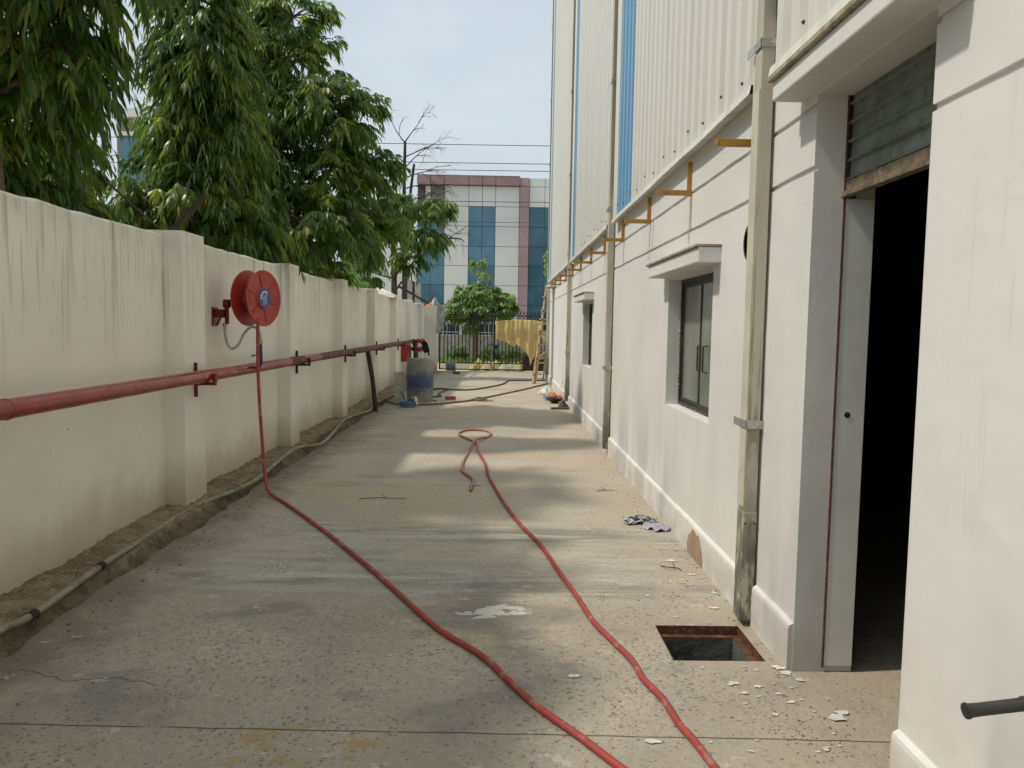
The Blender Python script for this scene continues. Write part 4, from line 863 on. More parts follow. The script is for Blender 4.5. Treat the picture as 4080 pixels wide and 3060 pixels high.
while y < 21:
    if yb is None:
        m = MB(); m.box(XR - .036, XR - .001, -.004, .003, 2.59, 2.84); m.box(XR - .008, XR - .001, .003, .034, 2.59, 2.84); m.box(XR - .25, XR - .036, -.004, .030, 2.595, 2.632)
        m.v = [(a, b + y, c) for a, b, c in m.v]; yb = m.build('pipe_bracket', 'yellow', shed, bevel=.002); yb0 = y
    else: inst(yb, shed, (0, y - yb0, 0))
    y += 1.555
# faint vertical board joints
m = MB()
for yy in (5.75, 7.2, 8.9, 10.6, 12.1, 13.7): m.box(XR - .0025, XR + .003, yy, yy + .006, 2.346, 2.599)
m.build('joint_line', 'dirtyflash', shed)

# ================================================================== GATE
GY = 27.2
def gate_leaf(x0, x1, label, hinge_left):
    t = thing('gate_leaf', ((x0 + x1) / 2, GY, 0), label, 'gate')
    m = MB()
    for xa, xb in ((x0, x0 + .05), (x1 - .05, x1)): m.box(xa, xb, GY - .02, GY + .02, .05, 2.0)
    for z0, z1 in ((.05, .09), (.275, .31), (1.80, 1.83), (1.975, 2.005)): m.box(x0 + .05, x1 - .05, GY - .018, GY + .018, z0, z1)
    m.build('frame', 'gate', t)
    n = int(round((x1 - x0 - .1) / .125)); sp = (x1 - x0 - .1) / n; b0 = s0 = r0 = None
    for k in range(1, n):
        x = x0 + .05 + sp * k
        if b0 is None:
            b0 = MB().tube([(x, GY, .30), (x, GY, 1.81)], .017, 6).build('bar', 'gate', t); xb = x
        else: inst(b0, t, (x - xb, 0, 0))
    for k in range(n + 1):
        x = x0 + .05 + sp * k
        if s0 is None:
            m = MB().tube([(x, GY, 2.0), (x, GY, 2.07)], .008, 6); m.lathe([(.011, 0), (.024, .025), (.014, .055), (.002, .09)], (x, GY, 2.06), (0, 0, 1), 6)
            m.box(x - .036, x + .036, GY - .008, GY + .008, 2.048, 2.066); m.tube([(x - .032, GY, 2.058), (x - .036, GY, 2.085)], .006, 5); m.tube([(x + .032, GY, 2.058), (x + .036, GY, 2.085)], .006, 5)
            s0 = m.build('finial', 'gate', t); xs_ = x
        else: inst(s0, t, (x - xs_, 0, 0))
    for k in range(n):
        x = x0 + .05 + sp * (k + .5)
        if r0 is None:
            m = MB().tube([(x + .05 * math.cos(a * math.pi / 7), GY, 1.90 + .07 * math.sin(a * math.pi / 7)) for a in range(-1, 9)], .009, 5)
            m.tube([(x - .03, GY, 1.86), (x, GY, 1.835), (x + .03, GY, 1.86)], .009, 5); r0 = m.build('scroll', 'gate', t); xr = x
        else: inst(r0, t, (x - xr, 0, 0))
    m = MB(); w = x1 - x0 - .1; k = 0; step = .068          # diamond lattice at the foot
    x = x0 + .05 - .19
    while x < x1 - .05:
        for sgn in (1, -1):
            a, b = (x, x + .185) if sgn > 0 else (x + .185, x); z0_, z1_ = .09, .275
            p, q = Vector((a, GY + .004 * sgn, z0_)), Vector((b, GY + .004 * sgn, z1_))
            lo, hi = x0 + .05, x1 - .05
            def clip(p, q):
                d = q - p; t0, t1 = 0.0, 1.0
                for lim, s_ in ((lo, 1), (hi, -1)):
                    if abs(d.x) < 1e-9: continue
                    tt = (lim - p.x) / d.x
                    if d.x * s_ > 0: t0 = max(t0, tt)
                    else: t1 = min(t1, tt)
                return (p + d * t0, p + d * t1) if t1 - t0 > .05 else None
            c_ = clip(p, q)
            if c_: m.bar(c_[0], c_[1], .010, .004, (0, 1, 0))
        x += step
    m.build('lattice', 'gate', t, kind='stuff')
    return t
gl = gate_leaf(-2.18, -.285, 'black barred gate leaf on the side of the cream wall', True)
gr = gate_leaf(-.255, 1.74, 'black barred gate leaf hung with the yellow tarpaulin', False)
m = MB(); m.box(-.46, -.08, GY - .05, GY - .02, .93, .955); m.build('latch_bar', 'gate', gl)
m = MB(); m.box(-.235, -.10, GY - .05, GY - .022, .84, .925); m.tube([(-.2, GY - .06, .90), (-.2, GY - .06, .78), (-.14, GY - .06, .78), (-.14, GY - .06, .90)], .01, 6); m.build('padlock', 'gate', gr)
MB().box(.80, 1.69, GY - .012, GY + .012, .09, .52).build('kick_plate', 'gaterust', gr)
MB().tube([(-.31, GY - .03, .0), (-.31, GY - .03, 1.25)], .012, 8).build('drop_bolt', 'steelplate', gl)
gp = thing('gate_post', (1.95, GY, 0), 'cream square gate post beyond the bamboo ladder', 'gate post')
MB().box(1.76, 2.15, 26.98, 27.4, -.03, 2.3).build('shaft', 'white', gp, bevel=.01); MB().box(1.73, 2.18, 26.95, 27.43, 2.3, 2.36).build('cap', 'white', gp, bevel=.01)

# yellow tarp tied over the gate
K = lambda px: -.845 / 1.0 + 0
def tx(px): return (1900 + px * .1808 - 1994.5) / 3060 * 27.05
def tz(py): return 1.6 + (1301 - (1250 + py * .1808)) / 3060 * 27.05 - .016 * 0
out = [(405, 170, 380), (425, 165, 565), (560, 148, 600), (700, 142, 655), (770, 140, 700), (820, 135, 750), (845, 134, 710), (880, 132, 662), (930, 130, 722), (980, 130, 745), (1030, 130, 830), (1090, 131, 845), (1150, 132, 960), (1185, 134, 1150), (1215, 136, 1035),
       (1290, 140, 900), (1325, 144, 700), (1340, 150, 420), (1365, 152, 330), (1440, 160, 270)]
cloth('yellow_tarp', 'tarp', [(tx(a), tz(b), tz(c)) for a, b, c in out], GY - .13, .035, 'torn yellow tarpaulin draped over the gate', 'tarpaulin', 90, 34, thick=.006, freq=17)
cloth('yellow_tarp', 'tarp', [(1.33, 1.70, 1.52), (1.45, 1.50, 1.18), (1.58, 1.46, 1.02), (1.72, 1.70, 1.40)], GY - .16, .03, 'small scrap of yellow tarpaulin behind the bamboo ladder', 'tarpaulin', 16, 10, freq=20)

# ================================================================== BEYOND THE GATE
lw = thing('boundary_wall', (0, 37, 0), 'low stained grey boundary wall beyond the gate, with white railing', 'wall')
MB().box(-30, 30, 37, 37.25, -.05, 1.18).build('wall_body', 'lowwall', lw, bevel=.02)
p0 = b0 = None
m = MB()
for z in (1.28, 1.74): m.box(-14, 14, 37.10, 37.13, z, z + .035)
m.build('rail', 'railwhite', lw)
for k in range(13):
    x = -13 + 2.2 * k
    if p0 is None: p0 = MB().box(x, x + .22, 37.02, 37.22, 1.18, 2.05).build('railing_post', 'railwhite', lw); px0 = x
    else: inst(p0, lw, (x - px0, 0, 0))
for k in range(44):
    x = -4.4 + .2 * k
    if b0 is None: b0 = MB().box(x, x + .03, 37.105, 37.125, 1.19, 1.80).build('railing_bar', 'railwhite', lw); bx0 = x
    else: inst(b0, lw, (x - bx0, 0, 0))
# office block with grey, mauve and teal glass panels
FY = 46.0
ob = thing('office_building', (0, FY, 0), 'office block with grey panels, teal glass strips and mauve bands beyond the gate', 'building')
cols = [-5.05, -4.25, -3.43, -2.01, -1.21, -.43, .99, 1.56, 2.48, 3.40, 4.82, 5.62, 6.42, 7.84, 8.5]
kinds = 'ggwggwpggwggwp'; rows = [.0, .52, 1.70, 2.88, 4.02, 5.17, 6.32, 7.49, 8.65, 9.84, 10.35]
MB().box(-5.03, 9.5, FY + .05, FY + 14, -.03, 10.3).build('core', 'facadeseam', ob)
for i, kd in enumerate(kinds):
    for j in range(len(rows) - 1):
        x0, x1, z0, z1 = cols[i], cols[i + 1], rows[j], rows[j + 1]; gp_ = .014; d0 = 0.0; nm = 'panel'
        if kd == 'p': mt = 'panelpink'; d0 = -.10
        elif j == 9: mt = 'panelmaroon' if x0 < .9 else 'panelgrey'; d0 = -.28 if x0 < .9 else 0
        elif j == 8: mt = 'panelgrey'
        elif kd == 'w': mt = 'panelgrey'
        else: mt = 'facglass2' if x0 > 1 or j < 4 or (i * 7 + j * 3) % 5 == 0 else 'facglass'; nm = 'glass_pane'; d0 = .02  # low rows darker to imitate dark reflections; other panes vary in tint
        if i == 0 and j == 8: continue
        if i == 1 and j == 8: mt = 'recess'; d0 = .045
        if j < 2 and kd in 'gw': mt = 'darkglass'; nm = 'glass_pane'
        MB().box(x0 + gp_, x1 - gp_, FY + d0, FY + .06 + max(0, d0), z0 + gp_, z1 - gp_).build(nm, mt, ob)
MB().box(-4.55, -4.27, FY + .0, FY + .3, 8.65, 9.84).build('column', 'panelgrey', ob)
MB().box(-7.8, -5.06, FY + .02, FY + 9, 0, 6.3).build('wing', 'panelgrey', ob)
MB().box(-5.05, .99, FY - .27, FY + 1, 10.352, 10.40).build('coping', 'panelmaroon', ob)
# glass fronted block glimpsed through the trees
gb = thing('glass_building', (-20, 42, 0), 'grey and blue glazed block glimpsed through the leaves', 'building')
MB().box(-20.6, -18.6, 42.05, 52, -.03, 12.3).build('core', 'recess', gb); MB().box(-20.8, -18.4, 41.7, 52.3, 12.3, 12.75).build('parapet', 'panelgrey', gb)
MB().box(-20.6, -18.6, 41.98, 42.04, 11.40, 11.62).build('band', 'panelgrey', gb)
for i in range(2):
    for j in range(8): MB().box(-20.4 + .85 * i, -20.4 + .85 * i + .81, 42.0, 42.04, .3 + 1.38 * j, .3 + 1.38 * j + 1.35).build('glass_pane', 'facglass', gb)
# yellow sacks, rubble bricks and rusty frame outside the gate
def sack(x, y, sx, sy, h, mat, label, seed):
    o = rumple('sack', mat, (x, y, -.01), (sx, sy), h, seed=seed, n=10, fold=4.0); tag(o, label, 'sack', 'sacks dumped outside the gate')
for i, (x, y, sx, sy, h, mt, lb) in enumerate([
        (-.95, 27.95, .26, .22, .30, 'sack', 'yellow sack at the tree side end of the heap'), (-.80, 28.25, .22, .2, .46, 'sack', 'tall yellow sack standing up in the heap by the tree'),
        (-.45, 28.05, .30, .25, .36, 'sackpale', 'pale sack between two yellow ones, left of the drop bolt'), (-.16, 28.2, .24, .22, .42, 'sack', 'yellow sack behind the drop bolt of the gate'),
        (.15, 28.0, .28, .24, .33, 'sackpale', 'pale sack under the torn end of the tarp'), (.44, 28.15, .26, .22, .34, 'sackpale', 'pale crumpled sack before the brick heap'),
        (.66, 28.0, .24, .22, .36, 'sack', 'yellow sack touching the brick heap')]): sack(x, y, sx, sy, h, mt, lb, 20 + i)
bk0 = None
def brick(x, y, z, rz, label, group=None, mat='brick'):
    m = MB(); c, s_ = math.cos(rz), math.sin(rz); m.box(-.11, .11, -.055, .055, 0, .075)
    m.v = [(a * c - b * s_ + x, a * s_ + b * c + y, q + z) for a, b, q in m.v]
    return tag(m.build('brick', mat, bevel=.006), label, 'brick', group)
k = 0
for lay in range(8):
    for c_ in range(5 if lay < 4 else 3):
        if random.random() < .12: continue
        brick(.82 + .235 * c_ + .05 * (lay % 2) + random.uniform(-.02, .02) + (.12 if lay > 3 else 0), 28.4 + random.uniform(-.04, .04), -.012 + .0765 * lay, random.uniform(-.18, .18), 'red brick in the heap behind the gate kick plate', 'bricks heaped outside the gate')
hoop = thing('rusty_hoop', (1.1, 28.15, 0), 'bent rusty bar hoop over the brick heap outside the gate', 'scrap metal')
MB().tube(smooth_path([(.86, 28.15, -.02), (.88, 28.15, .45), (1.0, 28.15, .72), (1.15, 28.15, .78), (1.28, 28.15, .66), (1.33, 28.15, .3), (1.34, 28.15, -.02)]), .022, 8).build('hoop_bar', 'gaterust', hoop, smooth=True)
MB().tube([(.88, 28.15, .33), (1.33, 28.15, .36)], .018, 8).build('cross_bar', 'gaterust', hoop, smooth=True)

# ================================================================== THINGS IN THE YARD
# barrel
bl = thing('barrel', (-1.68, 16.12, 0), 'faded blue plastic barrel standing under the hose cabinet', 'barrel')
MB().lathe([(.262, .0), (.275, .02), (.278, .30), (.272, .305), (.280, .32), (.280, .60), (.274, .605), (.278, .62), (.272, .86), (.280, .885), (.280, .905), (.262, .905), (.258, .60), (.25, .10), (.0, .08)], (-1.68, 16.12, 0), n=36).build('shell', 'barrel', bl, smooth='auto')
bd = MB(); bd.bar((-2.13, 16.35, -.03), (-2.17, 16.45, .60), .22, .02, (0, 1, 0)); tag(bd.build('board', 'cream', bevel=.002), 'narrow cream board leaning beside the blue barrel', 'board')
# washing-up basin with pots
bs = thing('basin', (-1.80, 15.0, 0), 'pale blue washing-up basin in front of the barrel', 'basin')
MB().lathe([(.12, .0), (.135, .004), (.175, .10), (.195, .105), (.198, .112), (.192, .118), (.168, .112), (.13, .014), (.0, .012)], (-1.80, 15.0, 0), n=28).build('bowl', 'basin', bs, smooth='auto')
pt = thing('cooking_pot', (-1.79, 15.0, .05), 'upturned sooty cooking pot in the blue basin', 'pot')
MB().lathe([(.0, .0), (.07, .004), (.10, .03), (.105, .10), (.112, .104), (.108, .108)], (-1.74, 14.97, .03), (-.75, -.1, .65), 20).build('body', 'soot', pt, smooth='auto')
MB().bar((-1.86, 15.0, .14), (-1.945, 15.05, .30), .03, .012).build('handle', 'blackplastic', pt)
for k, x in enumerate((-1.70, -1.672, -1.645)):
    o = MB().lathe([(.0, 0), (.075, .003), (.082, .014), (.084, .014), (.078, .0), (.0, -.002)], (x, 15.02, .125), (.9, -.25, .12), 24).build('steel_plate', 'steelplate', smooth='auto')
    tag(o, ('inner steel plate standing in the basin against the sooty pot', 'middle steel plate standing in the blue basin', 'outermost steel plate standing in the blue basin')[k], 'plate', 'plates in the basin')
o = MB(); o.bar((-1.90, 14.93, .07), (-1.99, 14.95, .17), .03, .004); o.bar((-1.88, 14.92, .05), (-1.91, 14.93, .08), .012, .006); tag(o.build('spatula', 'steelplate'), 'flat steel spatula sticking out of the blue basin', 'spatula')
# bucket lying by the gate
bu = thing('bucket', (-1.72, 26.75, 0), 'dusty grey bucket lying on its side at the gate', 'bucket')
MB().lathe([(.0, .0), (.135, 0), (.14, .01), (.172, .31), (.182, .315), (.182, .335), (.168, .335), (.13, .02), (.0, .015)], (-1.90, 26.78, .178), (1, .1, .08), 26).build('shell', 'bucket', bu, smooth='auto')
MB().tube([(-1.575, 26.81 + .17 * math.cos(a), .20 - .17 * math.sin(a)) for a in np.linspace(.2, 2.9, 12)], .005, 6).build('handle', 'steel', bu)
brick(-1.07, 16.62, 0, .15, 'single red brick lying on the concrete right of the barrel')
brick(-1.46, 25.5, 0, .3, 'grey half brick on the concrete below the bucket', mat='wood')
o = MB(); o.box(-1.46, -1.34, 16.2, 16.24, 0, .02); tag(o.build('wood_chip', 'wood'), 'small dark wood chip beside the red brick', 'wood chip')
tag(rumple('rag', 'brownrag', (-.44, 16.45, .0), (.17, .11), .09, seed=5), 'brown rag dropped over the tan hose', 'rag')
tag(rumple('rag_strip', 'brownrag', (-.28, 16.33, .0), (.12, .05), .04, seed=8, n=8), 'narrow tail of brown rag right of the larger rag', 'rag')
o = MB().bar((.0, 15.9, .006), (.22, 15.75, .006), .02, .004); tag(o.build('plastic_strip', 'greenstrip'), 'lime green plastic strip on the far concrete', 'strip')
# water hoses across the far yard
bh = [(-1.75, 16.75), (-1.49, 17.03), (-1.33, 17.25), (-1.42, 17.73), (-1.36, 18.6), (-1.30, 19.0), (-1.45, 19.2), (-1.60, 19.15), (-1.66, 18.95), (-1.58, 18.80), (-1.37, 18.83), (-1.0, 18.95), (-.64, 19.21), (-.14, 20.4), (.10, 21.3), (.22, 22.38), (.45, 22.71), (.9, 22.8), (1.36, 22.77), (1.9, 22.9)]
tag(MB().tube(smooth_path([(x, y, .02 + (.035 if 9 <= i <= 10 else 0)) for i, (x, y) in enumerate(bh)]), .019, 10).build('water_hose', 'blackhose', smooth=True), 'black hose with a small loop running from barrel to ladder', 'hose')
bh = [(-2.44, 16.4), (-2.28, 15.75), (-2.11, 15.42), (-1.95, 15.30), (-1.64, 15.28), (-1.15, 15.58), (-.57, 16.42), (-.32, 17.03), (.61, 19.43), (1.0, 20.6), (1.37, 21.60)]
tag(MB().tube(smooth_path([(x, y, .02) for x, y in bh]), .018, 10).build('water_hose', 'brownhose', smooth=True), 'tan brown hose crossing the yard under the brown rag', 'hose')
# bamboo ladder
ld = thing('bamboo_ladder', (1.2, 22.3, 0), 'bamboo ladder of lashed poles leaning by the far corner of the shed', 'ladder')
def pole(a, b, r, name='rail'):
    a, b = Vector(a), Vector(b); n = max(3, int((b - a).length / .28)); pts, rr = [], []
    for k in range(n + 1):
        t = k / n; p = a.lerp(b, t) + Vector((.006 * wob(k * 1.3), 0, 0))
        for dt, q in ((-.012, 1), (0, 1.12), (.012, 1)):
            tt = t + dt
            if 0 <= tt <= 1: pts.append(a.lerp(b, tt) + Vector((.006 * wob(k * 1.3), 0, 0))); rr.append(r * q * (1 - .15 * t))
    return MB().tube(pts, rr, 8).build(name, 'bamboo', ld, smooth=True)
LA, LT = Vector((.93, 21.68, 0)), Vector((1.34, 22.95, 2.85)); RA, RT = Vector((1.56, 22.62, 0)), Vector((1.62, 23.05, 2.85))
pole(LA, LT, .034); pole(LA + Vector((.065, .05, 0)), LA.lerp(LT, .38) + Vector((.05, .03, 0)), .032); pole(RA, RT, .034)
for k, t in enumerate((.09, .20, .245, .38, .49, .52, .64, .73, .87)):
    a, b = LA.lerp(LT, t), RA.lerp(RT, t); e = (b - a).normalized() * .09; pole(a - e + Vector((0, -.04, 0)), b + e, .022, 'rung')
    MB().lathe([(.04, -.03), (.046, -.02), (.046, .02), (.04, .03)], a + Vector((0, -.012, 0)), LT - LA, 8).build('lashing', 'rope', ld)
pole((1.33, 23.6, 0), (1.50, 23.1, 2.4), .03, 'prop'); pole(LA.lerp(LT, .24), RA.lerp(RT, .37), .024, 'brace'); pole(LA.lerp(LT, .24) + Vector((.02, 0, -.05)), RA.lerp(RT, .34), .022, 'brace'); pole(LA.lerp(LT, .63), RA.lerp(RT, .52), .022, 'brace')
# cooking things under the third downpipe
wk = thing('wok', (1.17, 16.15, 0), 'black iron wok with two loop handles at the foot of the shed', 'wok')
WC = (1.16, 16.2, .003)
MB().lathe([(.0, 0), (.06, .004), (.13, .05), (.175, .10), (.182, .102), (.172, .106), (.125, .06), (.055, .014), (.0, .012)], WC, n=28).build('bowl', 'wok', wk, smooth='auto')
for sy in (-1, 1):
    yy = 16.2 + sy * .172; MB().tube(smooth_path([(1.12, yy, .10), (1.115, yy + sy * .02, .145), (1.16, yy + sy * .025, .16), (1.205, yy + sy * .02, .145), (1.20, yy, .10)]), .008, 6).build('loop_handle', 'wok', wk, smooth=True)
sp_ = thing('steel_pot', (1.0, 16.6, 0), 'small dented aluminium pot lying behind the wok', 'pot')
MB().lathe([(.0, 0), (.05, .002), (.075, .03), (.08, .07), (.06, .12), (.065, .13), (.055, .13), (.0, .10)], (1.09, 16.75, .085), (-.95, -.3, .1), 22).build('body', 'alum', sp_, smooth='auto')
tag(rumple('plastic_sheet', 'pinkplastic', (1.30, 16.62, 0), (.08, .09), .15, seed=3), 'crumpled pink plastic sheet behind the wok', 'plastic sheet')
tag(rumple('rag', 'orangecloth', (1.2, 17.6, 0), (.14, .12), .13, seed=11), 'bright orange rag between the wok and the white rag', 'rag')
tag(rumple('rag', 'whitecloth', (1.12, 18.4, 0), (.15, .14), .2, seed=13), 'white rag beyond the orange rag at the shed wall', 'rag')
tag(rumple('rag', 'soot', (1.27, 15.25, 0), (.085, .06), .16, seed=17), 'black sooty rag under the third downpipe', 'rag')
o = MB(); o.bar((1.0, 14.92, .025), (1.36, 15.0, .025), .07, .035); tag(o.build('plank', 'wood', bevel=.004), 'short brown plank on the concrete below the third downpipe', 'plank')
tag(MB().tube(smooth_path([(1.372, 16.2, .02), (1.33, 16.3, .2), (1.30, 16.5, .34), (1.34, 16.7, .42), (1.37, 16.8, .40)]), .012, 8).build('pipe_stub', 'sackpale', smooth=True), 'bent pale hose stub rising from the shed wall near the wok', 'hose')
# crumpled printed bag by the plinth
bg = thing('crumpled_bag', (1.22, 6.15, 0), 'crumpled black and white printed plastic bag by the white plinth', 'plastic bag')
rumple('printed_part', 'baggrey', (1.17, 6.25, 0), (.13, .10), .06, bg, seed=31, n=16, fold=5); rumple('plain_part', 'baglilac', (1.27, 6.04, 0), (.10, .09), .05, bg, seed=33, n=16, fold=5)
# twigs
def twig(x, y, a, L, label):
    c, s_ = math.cos(a), math.sin(a); m = MB().tube([(x + L * t * c + .02 * wob(t * 5 + x), y + L * t * s_ + .02 * wob(t * 4 + y), .008 + .008 * math.sin(3 * t)) for t in np.linspace(0, 1, 9)], [.004] * 5 + [.003] * 4, 5)
    m.tube([(x + L * .6 * c, y + L * .6 * s_, .01), (x + L * .45 * c - .06 * s_, y + L * .45 * s_ + .12 * c, .02)], .0025, 5)
    tag(m.build('twig', 'twig'), label, 'twig')
twig(-1.27, 6.95, .05, .42, 'dry forked twig on the concrete between the hoses'); twig(1.10, 5.05, -.6, .16, 'short twig near the bare plinth patch'); twig(.95, 7.4, .3, .2, 'thin twig on the sunlit concrete near the window')
# handlebar grip of a hand trolley standing just out of frame
tr = thing('hand_trolley', (1.27, 1.75, 0), 'hand trolley whose black handle grip shows at the right edge', 'trolley')
MB().lathe([(.0145, 0), (.0185, .001), (.0195, .006), (.0165, .012), (.0155, .03), (.0155, .135), (.0185, .14), (.0185, .148), (.012, .152)], (1.118, 1.75, .705), (1, 0, .13), 20).build('grip', 'blackplastic', tr, smooth='auto')
MB().tube([(1.128, 1.75, .707), (1.27, 1.75, .726), (1.315, 1.76, .717), (1.325, 1.77, .68), (1.325, 1.80, .02)], .012, 12).build('frame_tube', 'yellow', tr, smooth=True)
MB().tube([(1.325, 1.80, .25), (1.325, 1.30, .25), (1.325, 1.28, .02)], .012, 12).build('frame_tube', 'yellow', tr, smooth=True)
MB().box(1.16, 1.33, 1.26, 1.83, .006, .02).build('toe_plate', 'yellow', tr)
# junk on top of the far wall
hd = thing('hoarding', (-3.4, 29.5, 0), 'grey hoarding sheet with dark stripes standing behind the far wall', 'hoarding')
for k, (a, b, mt) in enumerate(((0, .25, 'hoarddark'), (.25, .52, 'hoardgrey'), (.52, .66, 'hoarddark'), (.66, 1, 'hoardgrey'))):
    xa, xb = -3.76 + .69 * a, -3.76 + .69 * b; za, zb = 3.42 - .26 * a, 3.42 - .26 * b
    MB().add([(xa, 29.5, .9), (xb, 29.5, .9), (xb, 29.5, zb), (xa, 29.5, za), (xa, 29.53, .9), (xb, 29.53, .9), (xb, 29.53, zb), (xa, 29.53, za)], [(0, 1, 2, 3), (7, 6, 5, 4), (3, 2, 6, 7), (0, 3, 7, 4), (1, 5, 6, 2)]).build('sheet_strip', mt, hd)
MB().bar((-3.4, 29.57, -.03), (-3.4, 29.57, 3.1), .06, .06).build('prop_post', 'postbrown', hd)
m = MB(); m.bar((-2.62, 26.3, 2.25), (-2.30, 26.4, 2.66), .06, .04); tag(m.build('wood_batten', 'wood'), 'dark wooden batten sticking up from the gate pier', 'batten')
m = MB(); m.bar((-3.0, 22.6, 2.72), (-2.45, 26.0, 2.34), .06, .05); tag(m.build('fallen_beam', 'postbrown'), 'dark beam lying along the top of the far wall', 'beam')
tag(rumple('plastic_scrap', 'orangeplastic', (-2.48, 26.7, 2.27), (.14, .1), .14, seed=41, n=8), 'orange plastic scrap on top of the gate pier', 'plastic scrap')
tag(rumple('sheet_bundle', 'greycloth', (-2.30, 26.75, 2.27), (.12, .16), .32, seed=43, n=10), 'bundled grey sheet heaped on the gate pier', 'cloth')
cloth('hanging_sheet', 'greycloth', [(-2.19, 2.40, 1.36), (-2.12, 2.36, 1.30), (-2.04, 2.30, 1.42), (-1.94, 2.28, 1.68), (-1.84, 2.22, 2.05)], 26.5, .03, 'torn grey sheet hanging from the gate pier', 'cloth', 16, 14, sway=-.03, freq=12)
o = rumple('rubble_bag', 'whitecloth', (-3.05, 19.5, 2.25), (.35, 1.4), .28, seed=47, n=10); tag(o, 'pale sheeting bulging over the wall beside the slender tree trunk', 'sheeting')

# ================================================================== OVERHEAD CABLES
for i, (x, y) in enumerate(((-30, 32), (16, 32))):
    t = thing('utility_pole', (x, y, 0), ('cement utility pole hidden behind the leafy trees', 'cement utility pole hidden behind the white shed')[i], 'pole')
    MB().tube([(x, y, -.03), (x, y, 9.6)], [.14, .09], 10).build('shaft', 'pole', t, smooth='auto')
    for z in (9.15, 8.42, 8.15, 6.9, 6.1): MB().box(x - .35, x + .35, y - .04, y + .04, z - .06, z).build('cross_arm', 'gate', t)
for z, sag, yy, r, lb in ((9.15, .2, 31.95, .013, 'topmost black cable across the sky'), (8.42, .2, 31.95, .013, 'second black cable from the top, across the sky'), (8.15, .2, 32.05, .013, 'third black cable, just above the office block roof'),
                      (6.90, .22, 32.0, .012, 'black cable crossing the office block below its top panels'), (6.1, .25, 32.0, .008, 'thin black cable crossing the middle of the office block')):
    tag(MB().tube([(-30 + 46 * k / 40, yy, z - sag * (1 - ((k - 20) / 20) ** 2)) for k in range(41)], r, 6).build('overhead_cable', 'cable'), lb, 'cable')

# ================================================================== TREES
LEAF_T = np.array([0.0, .22, .50, .78, 1.0]); LEAF_W = np.array([.10, .80, 1.0, .58, 0.0])
def leaf_mesh(name, mat, parent, O, Dr, L, W, tint, droop=.25, wavy=0.0):
    """O origins, Dr unit directions, L lengths, W half widths, tint 0..1 per leaf"""
    N = len(O); up = RNG.normal(size=(N, 3)) * .6 + np.array([0, 0, 1.0])
    x = np.cross(Dr, up); x /= np.linalg.norm(x, axis=1, keepdims=True) + 1e-9; nz_ = np.cross(x, Dr)
    V = np.zeros((N, 9, 3)); k = 0
    for t, w in zip(LEAF_T, LEAF_W):
        c = O + Dr * (L * t)[:, None]; c[:, 2] -= droop * L * t * t
        off = x * (W * w)[:, None]; fold = nz_ * (W * w * .35)[:, None]
        wv = wavy * np.sin(t * 9 + RNG.random(N) * 6)[:, None] * nz_ * W[:, None] if wavy else 0
        if w > 0: V[:, k] = c + off + fold + wv; V[:, k + 1] = c - off + fold - wv; k += 2
        else: V[:, k] = c; k += 1
    V -= np.array(org(parent))[None, None, :] if parent else 0
    quads = np.array([[0, 1, 3, 2], [2, 3, 5, 4], [4, 5, 7, 6]]); tri = np.array([6, 7, 8])
    base = (np.arange(N) * 9)[:, None]
    q = (base[:, :, None] + quads[None]).reshape(N, -1); tr_ = base + tri[None]
    loops = np.concatenate([q, tr_], axis=1).ravel()
    me = bpy.data.meshes.new(name); me.vertices.add(N * 9); me.vertices.foreach_set('co', V.ravel())
    me.loops.add(len(loops)); me.loops.foreach_set('vertex_index', loops.astype(np.int32))
    ls = (np.arange(N) * 15)[:, None] + np.array([0, 4, 8, 12])[None]; me.polygons.add(N * 4)
    me.polygons.foreach_set('loop_start', ls.ravel().astype(np.int32)); me.update(calc_edges=True)
    at = me.attributes.new('tint', 'FLOAT', 'POINT'); at.data.foreach_set('value', np.repeat(tint, 9).astype(np.float32))
    me.polygons.foreach_set('use_smooth', [True] * (N * 4)); me.materials.append(MT[mat])
    o = bpy.data.objects.new(name, me); COL.objects.link(o)
    if parent: o.parent = parent; ORG[o.name] = org(parent)
    return o
def unit(a): return a / (np.linalg.norm(a, axis=-1, keepdims=True) + 1e-9)
def fronds(P, Dd, n_leaf, flen, llen, lw, droop, spread, tint, hang):
    """P tips, Dd directions of fronds; returns leaf arrays"""
    M = len(P); O = []; DR = []; LL = []; WW = []; TT = []
    side = unit(np.cross(Dd, np.array([0, 0, 1.0]) + RNG.normal(size=(M, 3)) * .3))
    for k in range(n_leaf):
        t = (k + .5) / n_leaf; c = P + Dd * (flen * t)[:, None]; c[:, 2] -= droop * flen * t * t
        tang = Dd.copy(); tang[:, 2] -= 2 * droop * t; tang = unit(tang); sg = 1 if k % 2 else -1
        dr = unit(tang * (.45 + .5 * t) + side * sg * spread * (1.1 - .6 * t) + np.array([0, 0, -hang]) + RNG.normal(size=(M, 3)) * .16)
        O.append(c); DR.append(dr); s = np.clip(RNG.normal(.95, .22, M), .45, 1.5) * (.8 + .4 * math.sin(math.pi * min(1, t + .15)))
        LL.append(llen * s); WW.append(lw * s * RNG.uniform(.85, 1.15, M)); TT.append(np.clip(tint + RNG.normal(size=M) * .10, 0, 1))
    return [np.concatenate(a) for a in (O, DR, LL, WW, TT)]
